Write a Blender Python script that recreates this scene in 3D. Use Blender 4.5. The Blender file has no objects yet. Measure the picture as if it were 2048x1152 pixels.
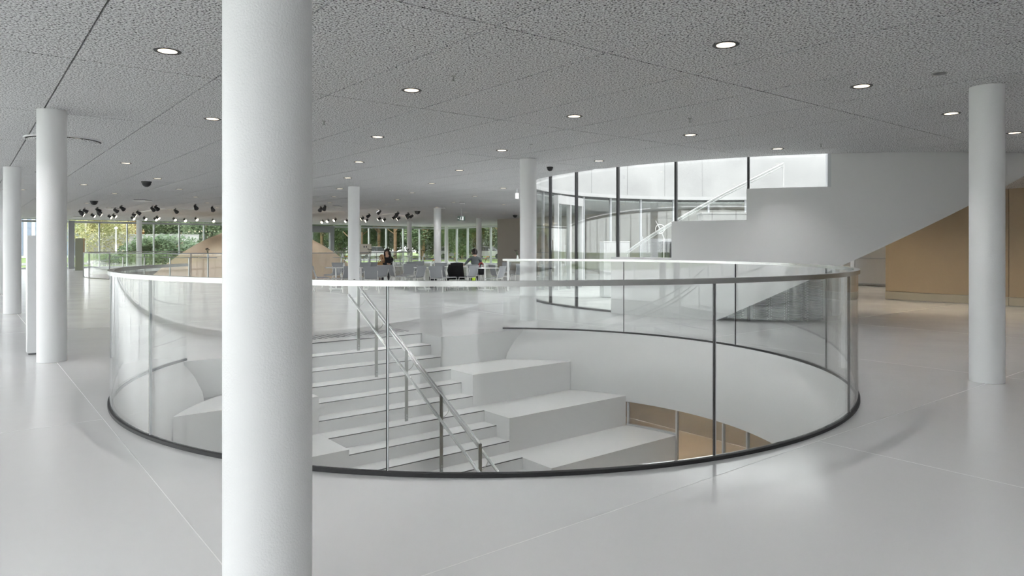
import bpy, bmesh, math, random
from math import sin, cos, pi, radians, atan2, sqrt, hypot
from mathutils import Vector, Matrix
from mathutils.geometry import delaunay_2d_cdt

# ---------------------------------------------------------------- scene, camera, sky, exposure
sc = bpy.context.scene
COL = sc.collection
random.seed(7)
FPX, HOR, CAMZ, CEIL = 1388.17, 493.22, 1.45, 3.172        # focal length in pixels (2048 wide), horizon row, heights
cam_d = bpy.data.cameras.new('camera'); cam = bpy.data.objects.new('camera', cam_d); COL.objects.link(cam)
cam.location = (0, 0, CAMZ); cam.rotation_euler = (pi / 2, 0, 0)
cam_d.sensor_width = 36.0; cam_d.lens = 36.0 * FPX / 2048; cam_d.shift_y = (HOR - 576) / 2048
cam_d.clip_start = 0.05; cam_d.clip_end = 600
sc.camera = cam
sc.view_settings.view_transform = 'Standard'; sc.view_settings.look = 'None'
sc.view_settings.gamma = 1.0; sc.view_settings.use_curve_mapping = False
sc.view_settings.exposure = 0.72
sc.cycles.use_denoising = True
sc.cycles.transparent_max_bounces = 40
sc.cycles.max_bounces = 7; sc.cycles.diffuse_bounces = 4; sc.cycles.glossy_bounces = 3
sc.cycles.adaptive_threshold = 0.22
sc.cycles.use_light_tree = False
sc.cycles.caustics_reflective = False; sc.cycles.caustics_refractive = False
sc.cycles.sample_clamp_indirect = 6.0
LAMP_W = 4.6                                                # watts of one ceiling downlight
world = bpy.data.worlds.new('overcast_sky'); sc.world = world; world.use_nodes = True
wn = world.node_tree.nodes; wn.clear()
wo = wn.new('ShaderNodeOutputWorld'); wb = wn.new('ShaderNodeBackground')
wb.inputs['Color'].default_value = (0.985, 0.982, 1.0, 1); wb.inputs['Strength'].default_value = 2.8
world.node_tree.links.new(wb.outputs[0], wo.inputs[0])

# ---------------------------------------------------------------- building grid: u along e1, v along e2
TH = radians(51.611); S1, C1 = sin(TH), cos(TH)
def W(u, v, z=0.0): return Vector((u * S1 + v * C1, u * C1 - v * S1, z))
def UV(x, y): return x * S1 + y * C1, x * C1 - y * S1
ROT = atan2(C1, S1)                                          # local x along e1; local y then points along -e2
def at(px, py, z=0.0):                                       # the place at height z seen at a picture point
    Y = (CAMZ - z) * FPX / (py - HOR); return Vector(((px - 1024) * Y / FPX, Y, z))
def on_depth(px, Y, z=0.0): return Vector(((px - 1024) * Y / FPX, Y, z))
def proj(p): return 1024 + FPX * p.x / p.y, HOR + (CAMZ - p.z) * FPX / p.y

# ---------------------------------------------------------------- materials
MATS = {}
def mat(name, col, rough=0.5, metal=0.0, spec=0.5, bump=None, bump_scale=60, vary=None, emit=None, coat=0.0):
    m = bpy.data.materials.new(name); m.use_nodes = True
    nt = m.node_tree; b = nt.nodes['Principled BSDF']
    b.inputs['Base Color'].default_value = (*col, 1); b.inputs['Roughness'].default_value = rough
    b.inputs['Metallic'].default_value = metal; b.inputs['Specular IOR Level'].default_value = spec
    if coat: b.inputs['Coat Weight'].default_value = coat; b.inputs['Coat Roughness'].default_value = 0.05
    if emit: b.inputs['Emission Color'].default_value = (*emit[0], 1); b.inputs['Emission Strength'].default_value = emit[1]
    if bump or vary:
        g = nt.nodes.new('ShaderNodeNewGeometry')
    if bump:
        n = nt.nodes.new('ShaderNodeTexNoise'); n.inputs['Scale'].default_value = bump_scale; n.inputs['Detail'].default_value = 3
        nt.links.new(g.outputs['Position'], n.inputs['Vector'])
        bp = nt.nodes.new('ShaderNodeBump'); bp.inputs['Strength'].default_value = bump; bp.inputs['Distance'].default_value = 0.01
        nt.links.new(n.outputs['Fac'], bp.inputs['Height']); nt.links.new(bp.outputs[0], b.inputs['Normal'])
    if vary:
        col2, sc2 = vary
        n2 = nt.nodes.new('ShaderNodeTexNoise'); n2.inputs['Scale'].default_value = sc2; n2.inputs['Detail'].default_value = 5
        nt.links.new(g.outputs['Position'], n2.inputs['Vector'])
        r = nt.nodes.new('ShaderNodeValToRGB')
        r.color_ramp.elements[0].position = 0.35; r.color_ramp.elements[1].position = 0.65
        r.color_ramp.elements[0].color = (*col, 1); r.color_ramp.elements[1].color = (*col2, 1)
        nt.links.new(n2.outputs['Fac'], r.inputs[0]); nt.links.new(r.outputs[0], b.inputs['Base Color'])
    MATS[name] = m; return m

def glass_mat(name, tint=(0.982, 0.99, 0.986), f0=0.042):
    m = bpy.data.materials.new(name); m.use_nodes = True; nt = m.node_tree; nt.nodes.clear()
    o = nt.nodes.new('ShaderNodeOutputMaterial'); mx = nt.nodes.new('ShaderNodeMixShader')
    t = nt.nodes.new('ShaderNodeBsdfTransparent'); g = nt.nodes.new('ShaderNodeBsdfGlossy')
    t.inputs[0].default_value = (*tint, 1); g.inputs['Roughness'].default_value = 0.0; g.inputs['Color'].default_value = (1, 1, 1, 1)
    lw = nt.nodes.new('ShaderNodeLayerWeight'); lw.inputs['Blend'].default_value = 0.5
    p = nt.nodes.new('ShaderNodeMath'); p.operation = 'POWER'; p.inputs[1].default_value = 5.0
    k = nt.nodes.new('ShaderNodeMath'); k.operation = 'MULTIPLY_ADD'; k.inputs[1].default_value = 1 - f0; k.inputs[2].default_value = f0
    nt.links.new(lw.outputs['Facing'], p.inputs[0]); nt.links.new(p.outputs[0], k.inputs[0])
    nt.links.new(k.outputs[0], mx.inputs[0]); nt.links.new(t.outputs[0], mx.inputs[1]); nt.links.new(g.outputs[0], mx.inputs[2])
    nt.links.new(mx.outputs[0], o.inputs[0]); MATS[name] = m; return m

def floor_material():
    m = mat('white_epoxy_floor', (0.73, 0.73, 0.735), 0.16, spec=0.5); nt = m.node_tree; b = nt.nodes['Principled BSDF']
    g = nt.nodes.new('ShaderNodeNewGeometry')
    n = nt.nodes.new('ShaderNodeTexNoise'); n.inputs['Scale'].default_value = 1.1; n.inputs['Detail'].default_value = 4
    nt.links.new(g.outputs['Position'], n.inputs['Vector'])
    r = nt.nodes.new('ShaderNodeMapRange'); r.inputs[3].default_value = 0.13; r.inputs[4].default_value = 0.22
    nt.links.new(n.outputs['Fac'], r.inputs[0]); nt.links.new(r.outputs[0], b.inputs['Roughness'])
    n2 = nt.nodes.new('ShaderNodeTexNoise'); n2.inputs['Scale'].default_value = 3.0; n2.inputs['Detail'].default_value = 2
    nt.links.new(g.outputs['Position'], n2.inputs['Vector'])
    bp = nt.nodes.new('ShaderNodeBump'); bp.inputs['Strength'].default_value = 0.06; bp.inputs['Distance'].default_value = 0.02
    nt.links.new(n2.outputs['Fac'], bp.inputs['Height']); nt.links.new(bp.outputs[0], b.inputs['Normal'])
    return m

def ceiling_material():
    m = mat('foamed_mineral_panel', (0.4, 0.4, 0.4), 0.75, spec=0.3); nt = m.node_tree; b = nt.nodes['Principled BSDF']
    g = nt.nodes.new('ShaderNodeNewGeometry')
    n = nt.nodes.new('ShaderNodeTexNoise'); n.inputs['Scale'].default_value = 58; n.inputs['Detail'].default_value = 1.5; n.inputs['Roughness'].default_value = 0.6
    nt.links.new(g.outputs['Position'], n.inputs['Vector'])
    r = nt.nodes.new('ShaderNodeValToRGB'); e = r.color_ramp.elements
    e[0].position = 0.37; e[0].color = (0.03, 0.03, 0.032, 1); e[1].position = 0.46; e[1].color = (0.66, 0.662, 0.668, 1)
    x = e.new(0.57); x.color = (0.78, 0.782, 0.788, 1); x = e.new(0.62); x.color = (0.97, 0.97, 0.97, 1)
    nt.links.new(n.outputs['Fac'], r.inputs[0]); nt.links.new(r.outputs[0], b.inputs['Base Color'])
    bp = nt.nodes.new('ShaderNodeBump'); bp.inputs['Strength'].default_value = 0.5; bp.inputs['Distance'].default_value = 0.012
    nt.links.new(n.outputs['Fac'], bp.inputs['Height']); nt.links.new(bp.outputs[0], b.inputs['Normal'])
    return m

M_floor = floor_material(); M_ceil = ceiling_material()
M_glass = glass_mat('clear_balustrade_glass'); M_win = glass_mat('window_glass', (0.95, 0.97, 0.96), 0.05)
M_white = mat('white_paint', (0.82, 0.82, 0.82), 0.45, bump=0.08, bump_scale=90)
M_col = mat('column_paint', (0.88, 0.885, 0.89), 0.42, bump=0.22, bump_scale=130)
M_step = mat('white_terrazzo_step', (0.90, 0.90, 0.90), 0.25)
M_beige = mat('beige_fabric_wall', (0.47, 0.385, 0.27), 0.6, bump=0.15, bump_scale=120)
M_beigeskirt = mat('pale_skirting', (0.50, 0.48, 0.40), 0.4)
M_greywall = mat('warm_grey_wall', (0.42, 0.38, 0.33), 0.7)
M_dome = mat('tan_dome_plaster', (0.70, 0.56, 0.41), 0.6, bump=0.05, bump_scale=40)
M_low = mat('tan_lower_floor', (0.46, 0.38, 0.30), 0.35)
M_lowwall = mat('taupe_lower_wall', (0.34, 0.30, 0.24), 0.6)
M_steel = mat('brushed_steel', (0.42, 0.43, 0.41), 0.3, 1.0)
M_rail = mat('polished_steel', (0.56, 0.56, 0.55), 0.24, 1.0)
M_black = mat('black_rubber', (0.015, 0.015, 0.017), 0.5)
M_blackmetal = mat('black_metal', (0.02, 0.02, 0.022), 0.45)
M_joint = mat('floor_joint', (0.79, 0.79, 0.79), 0.3)
M_frame = mat('pale_aluminium', (0.66, 0.68, 0.70), 0.4, 0.3)
M_darkframe = mat('dark_grey_frame', (0.10, 0.105, 0.11), 0.4)
M_grey = mat('grey_frame', (0.35, 0.36, 0.37), 0.45)
M_chair = mat('grey_chair_shell', (0.30, 0.31, 0.325), 0.5)
M_chairleg = mat('pale_chair_leg', (0.72, 0.72, 0.70), 0.35, 0.4)
M_table = mat('white_table_top', (0.85, 0.85, 0.84), 0.3)
M_conc = mat('pale_concrete', (0.43, 0.43, 0.428), 0.8, bump=0.2, bump_scale=8, vary=((0.36, 0.36, 0.36), 0.9))  # plain pale concrete, tone varied at random
M_conc2 = mat('grey_concrete', (0.42, 0.42, 0.41), 0.85, vary=((0.34, 0.34, 0.33), 1.2))
M_lens = mat('downlight_lens', (0.9, 0.85, 0.75), 0.4, emit=((1.0, 0.86, 0.66), 1.0))
M_spotlens = mat('spotlight_lens', (0.9, 0.85, 0.75), 0.4, emit=((1.0, 0.86, 0.66), 5.0))
M_dark = mat('dark_backing', (0.05, 0.05, 0.05), 0.8)
M_courtwhite = mat('toned_down_white_paint', (0.46, 0.46, 0.46), 0.5); M_inner_parapet = mat('darkened_concrete', (0.20, 0.20, 0.19), 0.9, vary=((0.15, 0.15, 0.14), 3)); M_joint2 = mat('concrete_joint', (0.36, 0.36, 0.36), 0.9); M_pave = mat('pale_reflector_paving', (0.60, 0.60, 0.59), 0.8, vary=((0.52, 0.52, 0.51), 0.7))  # court white and parapet concrete darkened in colour to offset bright sky light

# ---------------------------------------------------------------- mesh helpers
def finish(name, bm, m, parent=None, smooth=None, loc=None):
    me = bpy.data.meshes.new(name); bmesh.ops.recalc_face_normals(bm, faces=bm.faces) if smooth != 'keep' else None
    bm.to_mesh(me); bm.free()
    o = bpy.data.objects.new(name, me); COL.objects.link(o)
    for k in (m if isinstance(m, (list, tuple)) else [m]): me.materials.append(k)
    if parent: o.parent = parent
    if loc is not None: o.location = loc
    if smooth:
        for p in me.polygons: p.use_smooth = True
        if smooth is not True and smooth != 'keep': me.set_sharp_from_angle(angle=radians(smooth))
    return o
def tag(o, label=None, cat=None, group=None, kind=None):
    if label: o['label'] = label
    if cat: o['category'] = cat
    if group: o['group'] = group
    if kind: o['kind'] = kind
    return o
def empty(name, loc=(0, 0, 0), rz=0.0, label=None, cat=None, group=None, kind=None):
    o = bpy.data.objects.new(name, None); COL.objects.link(o); o.location = loc; o.rotation_euler = (0, 0, rz); o.empty_display_size = 0.1
    return tag(o, label, cat, group, kind)
def box(bm, c, s, rz=0.0, M=None):
    mx = Matrix.Translation(c) @ Matrix.Rotation(rz, 4, 'Z')
    if M: mx = M @ mx
    r = bmesh.ops.create_cube(bm, size=1.0, matrix=mx @ Matrix.Diagonal((*s, 1)))
    return r['verts']
def rbox(bm, c, s, rz=0.0, bev=0.01, seg=2):
    vs = box(bm, c, s, rz); es = list({e for v in vs for e in v.link_edges})
    bmesh.ops.bevel(bm, geom=es, offset=bev, segments=seg, affect='EDGES', profile=0.5)
def cyl(bm, p0, p1, r0, r1=None, n=16, caps=True):
    p0, p1 = Vector(p0), Vector(p1); d = p1 - p0; L = d.length
    q = d.to_track_quat('Z', 'Y').to_matrix().to_4x4()
    bmesh.ops.create_cone(bm, cap_ends=caps, segments=n, radius1=r0, radius2=r0 if r1 is None else r1, depth=L, matrix=Matrix.Translation((p0 + p1) / 2) @ q)
def lathe(bm, prof, n=32, c=(0, 0, 0), close=False):
    rings = []
    for r, z in prof:
        if r < 1e-5: rings.append([bm.verts.new((c[0], c[1], c[2] + z))])
        else: rings.append([bm.verts.new((c[0] + r * cos(2 * pi * i / n), c[1] + r * sin(2 * pi * i / n), c[2] + z)) for i in range(n)])
    for a, b in zip(rings, rings[1:] + ([rings[0]] if close else [])):
        for i in range(n):
            j = (i + 1) % n
            f = [a[i % len(a)], a[j % len(a)], b[j % len(b)], b[i % len(b)]]
            f = list(dict.fromkeys(f))
            if len(f) > 2: bm.faces.new(f)
def tube(bm, pts, r, n=10):
    pts = [Vector(p) for p in pts]; rings = []
    for i, p in enumerate(pts):
        d = (pts[min(i + 1, len(pts) - 1)] - pts[max(i - 1, 0)]).normalized()
        a = d.orthogonal().normalized() if i == 0 else (a - d * a.dot(d)).normalized()
        b = d.cross(a)
        rings.append([bm.verts.new(p + (a * cos(2 * pi * k / n) + b * sin(2 * pi * k / n)) * r) for k in range(n)])
    for x, y in zip(rings, rings[1:]):
        for k in range(n): bm.faces.new((x[k], x[(k + 1) % n], y[(k + 1) % n], y[k]))
    bm.faces.new(rings[0][::-1]); bm.faces.new(rings[-1])
def arc_band(bm, c, prof, a0, a1, n):
    """sweep a closed profile of (radius, z) along an arc about c, degrees"""
    rings = []
    for i in range(n + 1):
        a = radians(a0 + (a1 - a0) * i / n)
        rings.append([bm.verts.new((c[0] + r * cos(a), c[1] + r * sin(a), z)) for r, z in prof])
    k = len(prof)
    for x, y in zip(rings, rings[1:]):
        for j in range(k): bm.faces.new((x[j], x[(j + 1) % k], y[(j + 1) % k], y[j]))
    bm.faces.new(rings[0]); bm.faces.new(rings[-1][::-1])
def inside(p, poly):
    r = False; x, y = p[0], p[1]; n = len(poly)
    for i in range(n):
        x1, y1 = poly[i][0], poly[i][1]; x2, y2 = poly[(i + 1) % n][0], poly[(i + 1) % n][1]
        if (y1 > y) != (y2 > y) and x < (x2 - x1) * (y - y1) / (y2 - y1) + x1: r = not r
    return r
def slab(bm, outer, holes, ztop, zbot):
    loops = [outer] + holes; vs = []; ed = []
    for L in loops:
        b = len(vs); vs += [Vector((p[0], p[1])) for p in L]
        ed += [(b + i, b + (i + 1) % len(L)) for i in range(len(L))]
    ov, oe, of, *_ = delaunay_2d_cdt(vs, ed, [], 0, 1e-5)
    top = [bm.verts.new((p.x, p.y, ztop)) for p in ov]; bot = [bm.verts.new((p.x, p.y, zbot)) for p in ov]
    cnt = {}
    for f in of:
        c = sum((ov[i] for i in f), Vector((0, 0))) / len(f)
        if not inside(c, outer) or any(inside(c, h) for h in holes): continue
        try:
            bm.faces.new([top[i] for i in f]); bm.faces.new([bot[i] for i in reversed(f)])
        except ValueError: continue
        for i in range(len(f)):
            a, b = f[i], f[(i + 1) % len(f)]
            cnt[(a, b)] = cnt.get((a, b), 0) + 1
    for (a, b) in list(cnt):
        if (b, a) not in cnt: bm.faces.new((top[b], top[a], bot[a], bot[b]))
    bmesh.ops.delete(bm, geom=[v for v in bm.verts if not v.link_faces], context='VERTS')
def prism(bm, poly, ztop, zbot):
    t = [bm.verts.new((p[0], p[1], ztop)) for p in poly]; b = [bm.verts.new((p[0], p[1], zbot)) for p in poly]
    bm.faces.new(t); bm.faces.new(b[::-1]); n = len(poly)
    for i in range(n): bm.faces.new((t[i], b[i], b[(i + 1) % n], t[(i + 1) % n]))
def kids(o): return list(o.children)
def copy_tree(o, parent=None):
    c = o.copy(); COL.objects.link(c); c.parent = parent
    for ch in kids(o): copy_tree(ch, c)
    return c
def place_copy(proto, used, loc, rz, label, group=None):
    if not used: used.append(1); o = proto
    else: o = copy_tree(proto)
    o.location = loc; o.rotation_euler = (0, 0, rz); tag(o, label, None, group); return o

# ---------------------------------------------------------------- plan of the hall
UL, UR, VB, VF = -5.0, 34.3, 5.5, -54.5                      # glazed edges of the hall
CU, CV = 4.95, -6.667; CC = W(CU, CV); RG = 3.93; RS = 3.62   # round void: centre, glass radius, inner wall radius
RISE, RUN, V0 = 0.16, 0.2965, -10.03
UA, UB = 3.60, 6.02                                           # stair between these u
def vk(k): return V0 + RUN * k
DC = W(12.7, -38.0); DR = 8.1                                 # void of the dome
KC = Vector((7.822, 20.17, 0)); KR = 7.542                    # round court
LOWZ = -3.36
def circle(c, r, n=96): return [(c.x + r * cos(2 * pi * i / n), c.y + r * sin(2 * pi * i / n)) for i in range(n)]
V2 = vk(2)
def void_outline(r):
    dv = V2 - CV; half = sqrt(r * r - dv * dv)
    a0 = atan2(dv, half); pts = []
    n = 90
    # in (u,v) local angles, from right end of the chord round the front to the left end
    for i in range(n + 1):
        a = a0 + (pi - 2 * a0) * i / n if False else a0 + (2 * pi - (2 * a0 + 2 * pi) % (2 * pi)) * 0
        pts.append(None)
    pts = []
    st, en = a0, pi - a0                                      # a0 is negative: the arc on the camera side runs through +v
    for i in range(n + 1):
        a = st + (en - st) * i / n
        pts.append(W(CU + r * cos(a), CV + r * sin(a)))
    pts += [W(UA, V2), W(UA, V0), W(UB, V0), W(UB, V2)]
    return [(p.x, p.y) for p in pts]

# ---------------------------------------------------------------- floor
outer = [W(UL, VB), W(UR, VB), W(UR, VF), W(UL, VF)]; outer = [(p.x, p.y) for p in outer]
bm = bmesh.new(); slab(bm, outer, [void_outline(RG - 0.018), circle(DC, DR)], 0.0, -1.06)
floor = tag(finish('floor', bm, M_floor), 'glossy white poured floor of the hall around the round stair void', kind='structure')
# joints cast into the floor
def joint(p0, p1):
    bm = bmesh.new(); d = p1 - p0
    box(bm, (p0 + p1) / 2 + Vector((0, 0, -0.004)), (d.length, 0.004, 0.010), atan2(d.y, d.x)); finish('floor_joint', bm, M_joint, floor)
for u in (0.93, 5.0, 9.07, 13.14):
    if abs(u - CU) < RG:
        h = sqrt((RG + .1) ** 2 - (u - CU) ** 2); joint(W(u, VB), W(u, CV + h))
        if u < UA or u > UB: joint(W(u, CV - h - .2), W(u, -28))
    else: joint(W(u, VB), W(u, -28))
for v in (-2.64, -6.7, -14.3, -18.6, -22.6):
    if abs(v - CV) < RG:
        h = sqrt((RG + .1) ** 2 - (v - CV) ** 2); joint(W(UL, v), W(CU - h, v)); joint(W(CU + h, v), W(19.9, v))
    else: joint(W(UL, v), W(19.9 if v > -8 else 30, v))
# tactile warning bars before the top step
me_t = None
for i in range(25):
    u = UA + 0.04 + i * 0.098
    if me_t is None:
        bm = bmesh.new(); box(bm, (0, 0, 0.001), (0.036, 0.42, 0.006)); t = finish('tactile_bar', bm, M_darkframe, floor); me_t = t.data
    else:
        t = bpy.data.objects.new('tactile_bar', me_t); COL.objects.link(t); t.parent = floor
    t.location = W(u, -10.64, 0.0); t.rotation_euler = (0, 0, ROT)

# ---------------------------------------------------------------- ceiling
bm = bmesh.new(); slab(bm, outer, [circle(KC, KR + 0.02)], CEIL + 0.55, CEIL + 0.055)
ceiling = tag(finish('ceiling', bm, M_dark), 'grey speckled ceiling of large foamed panels over the hall', kind='structure')
DU, DV, PU0, PV0 = 1.2301, 3.1683, 0.804, -4.315
kc_u, kc_v = UV(KC.x, KC.y)
me_p = None; cands = []; rest = []
def panel_cut(u0, u1, v0, v1):
    """panel outline against the court circle: strips along u, cut in v"""
    n = 14; out = []
    for i in range(n):
        ua, ub = u0 + (u1 - u0) * i / n, u0 + (u1 - u0) * (i + 1) / n
        def seg(u):
            d = (KR + 0.03) ** 2 - (u - kc_u) ** 2
            if d <= 0: return None
            return kc_v - sqrt(d), kc_v + sqrt(d)
        A, B = seg(ua), seg(ub)
        if A is None and B is None: out.append((ua, ub, v0, v0, v1, v1)); continue
        A = A or (kc_v, kc_v); B = B or (kc_v, kc_v)
        cl = lambda x: max(v0, min(v1, x))
        if cl(A[0]) > v0 + 1e-4 or cl(B[0]) > v0 + 1e-4: out.append((ua, ub, v0, v0, cl(A[0]), cl(B[0])))
        if cl(A[1]) < v1 - 1e-4 or cl(B[1]) < v1 - 1e-4: out.append((ua, ub, cl(A[1]), cl(B[1]), v1, v1))
    return out
for i in range(-8, 28):
    for j in range(-17, 5):
        u0, v0 = PU0 + DU * i, PV0 + DV * j; u1, v1 = u0 + DU, v0 + DV
        if u0 < UL or u1 > UR or v0 < VF or v1 > VB: continue
        g = 0.008; u0 += g; v0 += g; u1 -= g; v1 -= g
        cor = [(u0, v0), (u1, v0), (u1, v1), (u0, v1)]
        ins = [hypot(a - kc_u, b - kc_v) < KR + 0.03 for a, b in cor]
        if all(ins): continue
        du_ = max(u0 - kc_u, 0, kc_u - u1); dv_ = max(v0 - kc_v, 0, kc_v - v1)
        cut = hypot(du_, dv_) < KR + 0.03
        P = [W(a, b, CEIL) for a, b in cor]; vis = 0
        c = W((u0 + u1) / 2, (v0 + v1) / 2, CEIL)
        if all(p.y > 0.6 for p in P):
            q = [proj(p) for p in P]
            if max(a for a, b in q) > 0 and min(a for a, b in q) < 2048 and max(b for a, b in q) > 0:
                vis = abs(sum(q[k][0] * q[(k + 1) % 4][1] - q[(k + 1) % 4][0] * q[k][1] for k in range(4))) / 2
        cands.append((vis, u0, v0, u1, v1, cut))
cands.sort(key=lambda t: -t[0])
bm_rest = bmesh.new()
for n_, (vis, u0, v0, u1, v1, cut) in enumerate(cands):
    c = W((u0 + u1) / 2, (v0 + v1) / 2, CEIL + 0.025)
    if n_ < 300 and vis > 0:
        if cut:
            bm = bmesh.new(); cu_, cv_ = (u0 + u1) / 2, (v0 + v1) / 2
            for (ua, ub, va, vb, vc, vd) in panel_cut(u0, u1, v0, v1):
                q = [(ua, va), (ub, vb), (ub, vd), (ua, vc)]
                q = [W(a - cu_, b - cv_) for a, b in q]; q = [(p.x, p.y) for p in q]
                try: prism(bm, q, 0.025, -0.025)
                except ValueError: pass
            bmesh.ops.remove_doubles(bm, verts=bm.verts, dist=1e-5)
            finish('ceiling_panel', bm, M_ceil, ceiling, loc=c)
        else:
            if me_p is None:
                bm = bmesh.new(); box(bm, (0, 0, 0), (u1 - u0, v1 - v0, 0.05)); o = finish('ceiling_panel', bm, M_ceil, ceiling); me_p = o.data
            else:
                o = bpy.data.objects.new('ceiling_panel', me_p); COL.objects.link(o); o.parent = ceiling
            o.location = c; o.rotation_euler = (0, 0, ROT)
    elif not cut: box(bm_rest, c, (u1 - u0, v1 - v0, 0.05), ROT)
    else:
        for (ua, ub, va, vb, vc, vd) in panel_cut(u0, u1, v0, v1):
            q = [W(a, b) for a, b in ((ua, va), (ub, vb), (ub, vd), (ua, vc))]
            try: prism(bm_rest, [(p.x, p.y) for p in q], CEIL + 0.05, CEIL)
            except ValueError: pass
tag(finish('distant_ceiling_panels', bm_rest, M_ceil, ceiling), kind='stuff')

# ---------------------------------------------------------------- glazed facades
def ray_u(px, v):
    t = (px - 1024) / FPX; Y = -v / (S1 - C1 * t); return Y * (S1 * t + C1)
mu0 = ray_u(198.6, VF); msp = (ray_u(806.3, VF) - mu0) / round((ray_u(806.3, VF) - mu0) / 1.68)
def facade(name, p0, ts, p_dir, label, skip=()):
    """mullions at distances ts along p_dir from p0; panes between"""
    w = tag(empty(name, p0), label, kind='structure'); rz = atan2(p_dir.y, p_dir.x); meshes = {}
    L = ts[-1] - ts[0]
    bm = bmesh.new(); box(bm, p_dir * (ts[0] + L / 2) + Vector((0, 0, CEIL - 0.07)), (L, 0.14, 0.14), rz); finish('head_rail', bm, M_frame, w)
    bm = bmesh.new(); box(bm, p_dir * (ts[0] + L / 2) + Vector((0, 0, 0.05)), (L, 0.16, 0.10), rz); finish('sill_rail', bm, M_frame, w)
    for k, t in enumerate(ts):
        if 'm' not in meshes:
            bm = bmesh.new(); box(bm, (0, 0, CEIL / 2), (0.075, 0.20, CEIL - 0.2)); o = finish('mullion', bm, M_frame, w); meshes['m'] = o.data
        else: o = bpy.data.objects.new('mullion', meshes['m']); COL.objects.link(o); o.parent = w
        o.location = p_dir * t; o.rotation_euler = (0, 0, rz)
    for a, b in zip(ts, ts[1:]):
        key = round(b - a, 3)
        if key not in meshes:
            bm = bmesh.new(); box(bm, (0, 0, CEIL / 2), (key - 0.07, 0.02, CEIL - 0.24)); o = finish('pane', bm, M_win, w); meshes[key] = o.data
        else: o = bpy.data.objects.new('pane', meshes[key]); COL.objects.link(o); o.parent = w
        o.location = p_dir * ((a + b) / 2); o.rotation_euler = (0, 0, rz)
    return w
e1 = Vector((S1, C1, 0)); e2 = Vector((C1, -S1, 0))
k0 = math.ceil((UL - mu0) / msp); k1 = int((UR - mu0) / msp)
facade('window_1', W(0, VF), [UL] + [mu0 + msp * k for k in range(k0, k1 + 1)] + [UR], e1, 'long glazed wall at the far side with trees outside')
facade('window_2', W(UR, VF), [msp * k for k in range(0, 13)], e2, 'glazed wall at the far right corner beyond the cafe tables')
facade('window_3', W(UL, VF), [3.175 * k for k in range(0, 21)], e2, 'glazed wall along the left side of the hall')
bm = bmesh.new(); box(bm, W((UL + UR) / 2, VB + 0.1, (CEIL + 0.05) / 2), (UR - UL, 0.2, CEIL + 0.05), ROT)  # unseen solid wall added so light reaches the columns from the left
tag(finish('wall_back_light_block', bm, M_white), 'unseen white wall added behind the viewpoint to hold off light from the right', kind='structure')
# corner pier and beam at the left end of the far glazing
bm = bmesh.new(); box(bm, W(5.6, VF + 1.0, CEIL / 2), (0.34, 0.34, CEIL - 0.01), ROT)
tag(finish('trim_1', bm, M_grey), 'grey square pier at the left end of the far glazing', kind='structure')

# ---------------------------------------------------------------- columns
CR = 0.163
def column(u, v, label, n=48):
    bm = bmesh.new(); lathe(bm, [(0, 0.002), (CR, 0.002), (CR, CEIL - 0.002), (0, CEIL - 0.002)], n)
    o = finish('column', bm, M_col, smooth=40, loc=W(u, v)); return tag(o, label, 'column', 'round columns of the hall')
for u, v, l in [(0.92, -2.668, 'thick white round column standing large in the foreground'),
                (0.89, -10.5, 'white round column at left, in front of the white info pillar'),
                (0.85, -18.5, 'white round column at the far left edge, partly cut by the frame'),
                (0.92, -26.3, 'sliver of a white round column at the very left edge of the picture'),
                (8.64, -2.68, 'white round column at right in front of the beige wall'),
                (8.74, -10.52, 'white round column left of the curved court glazing'),
                (8.82, -18.45, 'white round column rising behind the rail left of the cafe chairs'),
                (16.6, -26.3, 'white round column behind the cafe, between the two seated people'),
                (24.4, -34.0, 'beige-tinted round column right of the seated man'),
                (24.0, -41.6, 'slim distant round column right of the woman, lit tan'),
                (32.2, -49.6, 'slim distant white column close to the far right glazing'),
                (9.0, -50.3, 'distant white column before the far left glazing, left of the dome'),
                (24.3, -49.9, 'distant grey column hiding behind the column left of the cafe')]:
    column(u, v, l)

# ---------------------------------------------------------------- round void: inner wall, glass balustrade
bm = bmesh.new()
prof = [(RG - 0.022, -0.002), (RG - 0.03, -0.05), (RG - 0.16, -0.20), (RG - 0.26, -0.38), (RS, -0.60), (RS, -1.06), (RS + 0.08, -1.06), (RS + 0.36, -0.62), (RG + 0.02, -0.30), (RG + 0.02, -0.002)]
A_L, A_R = 172.0, 448.6                                       # ends of the balustrade, degrees
arc_band(bm, CC, prof, A_L + 1.0, A_R - 1.0, 140)
tag(finish('wall_void', bm, M_white, smooth=35), 'smooth white curved wall lining the round stair void', kind='structure')
rail = empty('glass_balustrade', CC, 0, 'curved glass balustrade with steel top rail around the round stair void', 'balustrade')
Z0 = Vector((0, 0, 0)); RAILZ = 1.235
seams = [172.0, 200.2, 231.0, 262.2, 294.6, 323.1, 357.0, 386.9, 417.2, 448.6]
for a, b in zip(seams, seams[1:]):
    bm = bmesh.new(); arc_band(bm, Z0, [(RG - 0.009, 0.03), (RG + 0.009, 0.03), (RG + 0.009, RAILZ - 0.03), (RG - 0.009, RAILZ - 0.03)], a + 0.05, b - 0.05, 26)
    p = finish('glass_panel', bm, M_glass, rail, smooth=35)
    bm = bmesh.new()
for a in seams[1:-1]:
    bm = bmesh.new(); box(bm, (RG * cos(radians(a)), RG * sin(radians(a)), 0.03 + (RAILZ - 0.06) / 2), (0.019, 0.0065, RAILZ - 0.06), radians(a)); finish('panel_joint', bm, M_black, rail)
    bm = bmesh.new(); aa = a + 0.10; box(bm, (RG * cos(radians(aa)), RG * sin(radians(aa)), 0.03 + (RAILZ - 0.06) / 2), (0.019, 0.005, RAILZ - 0.06), radians(aa)); finish('glass_edge', bm, M_frame, rail)
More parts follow.
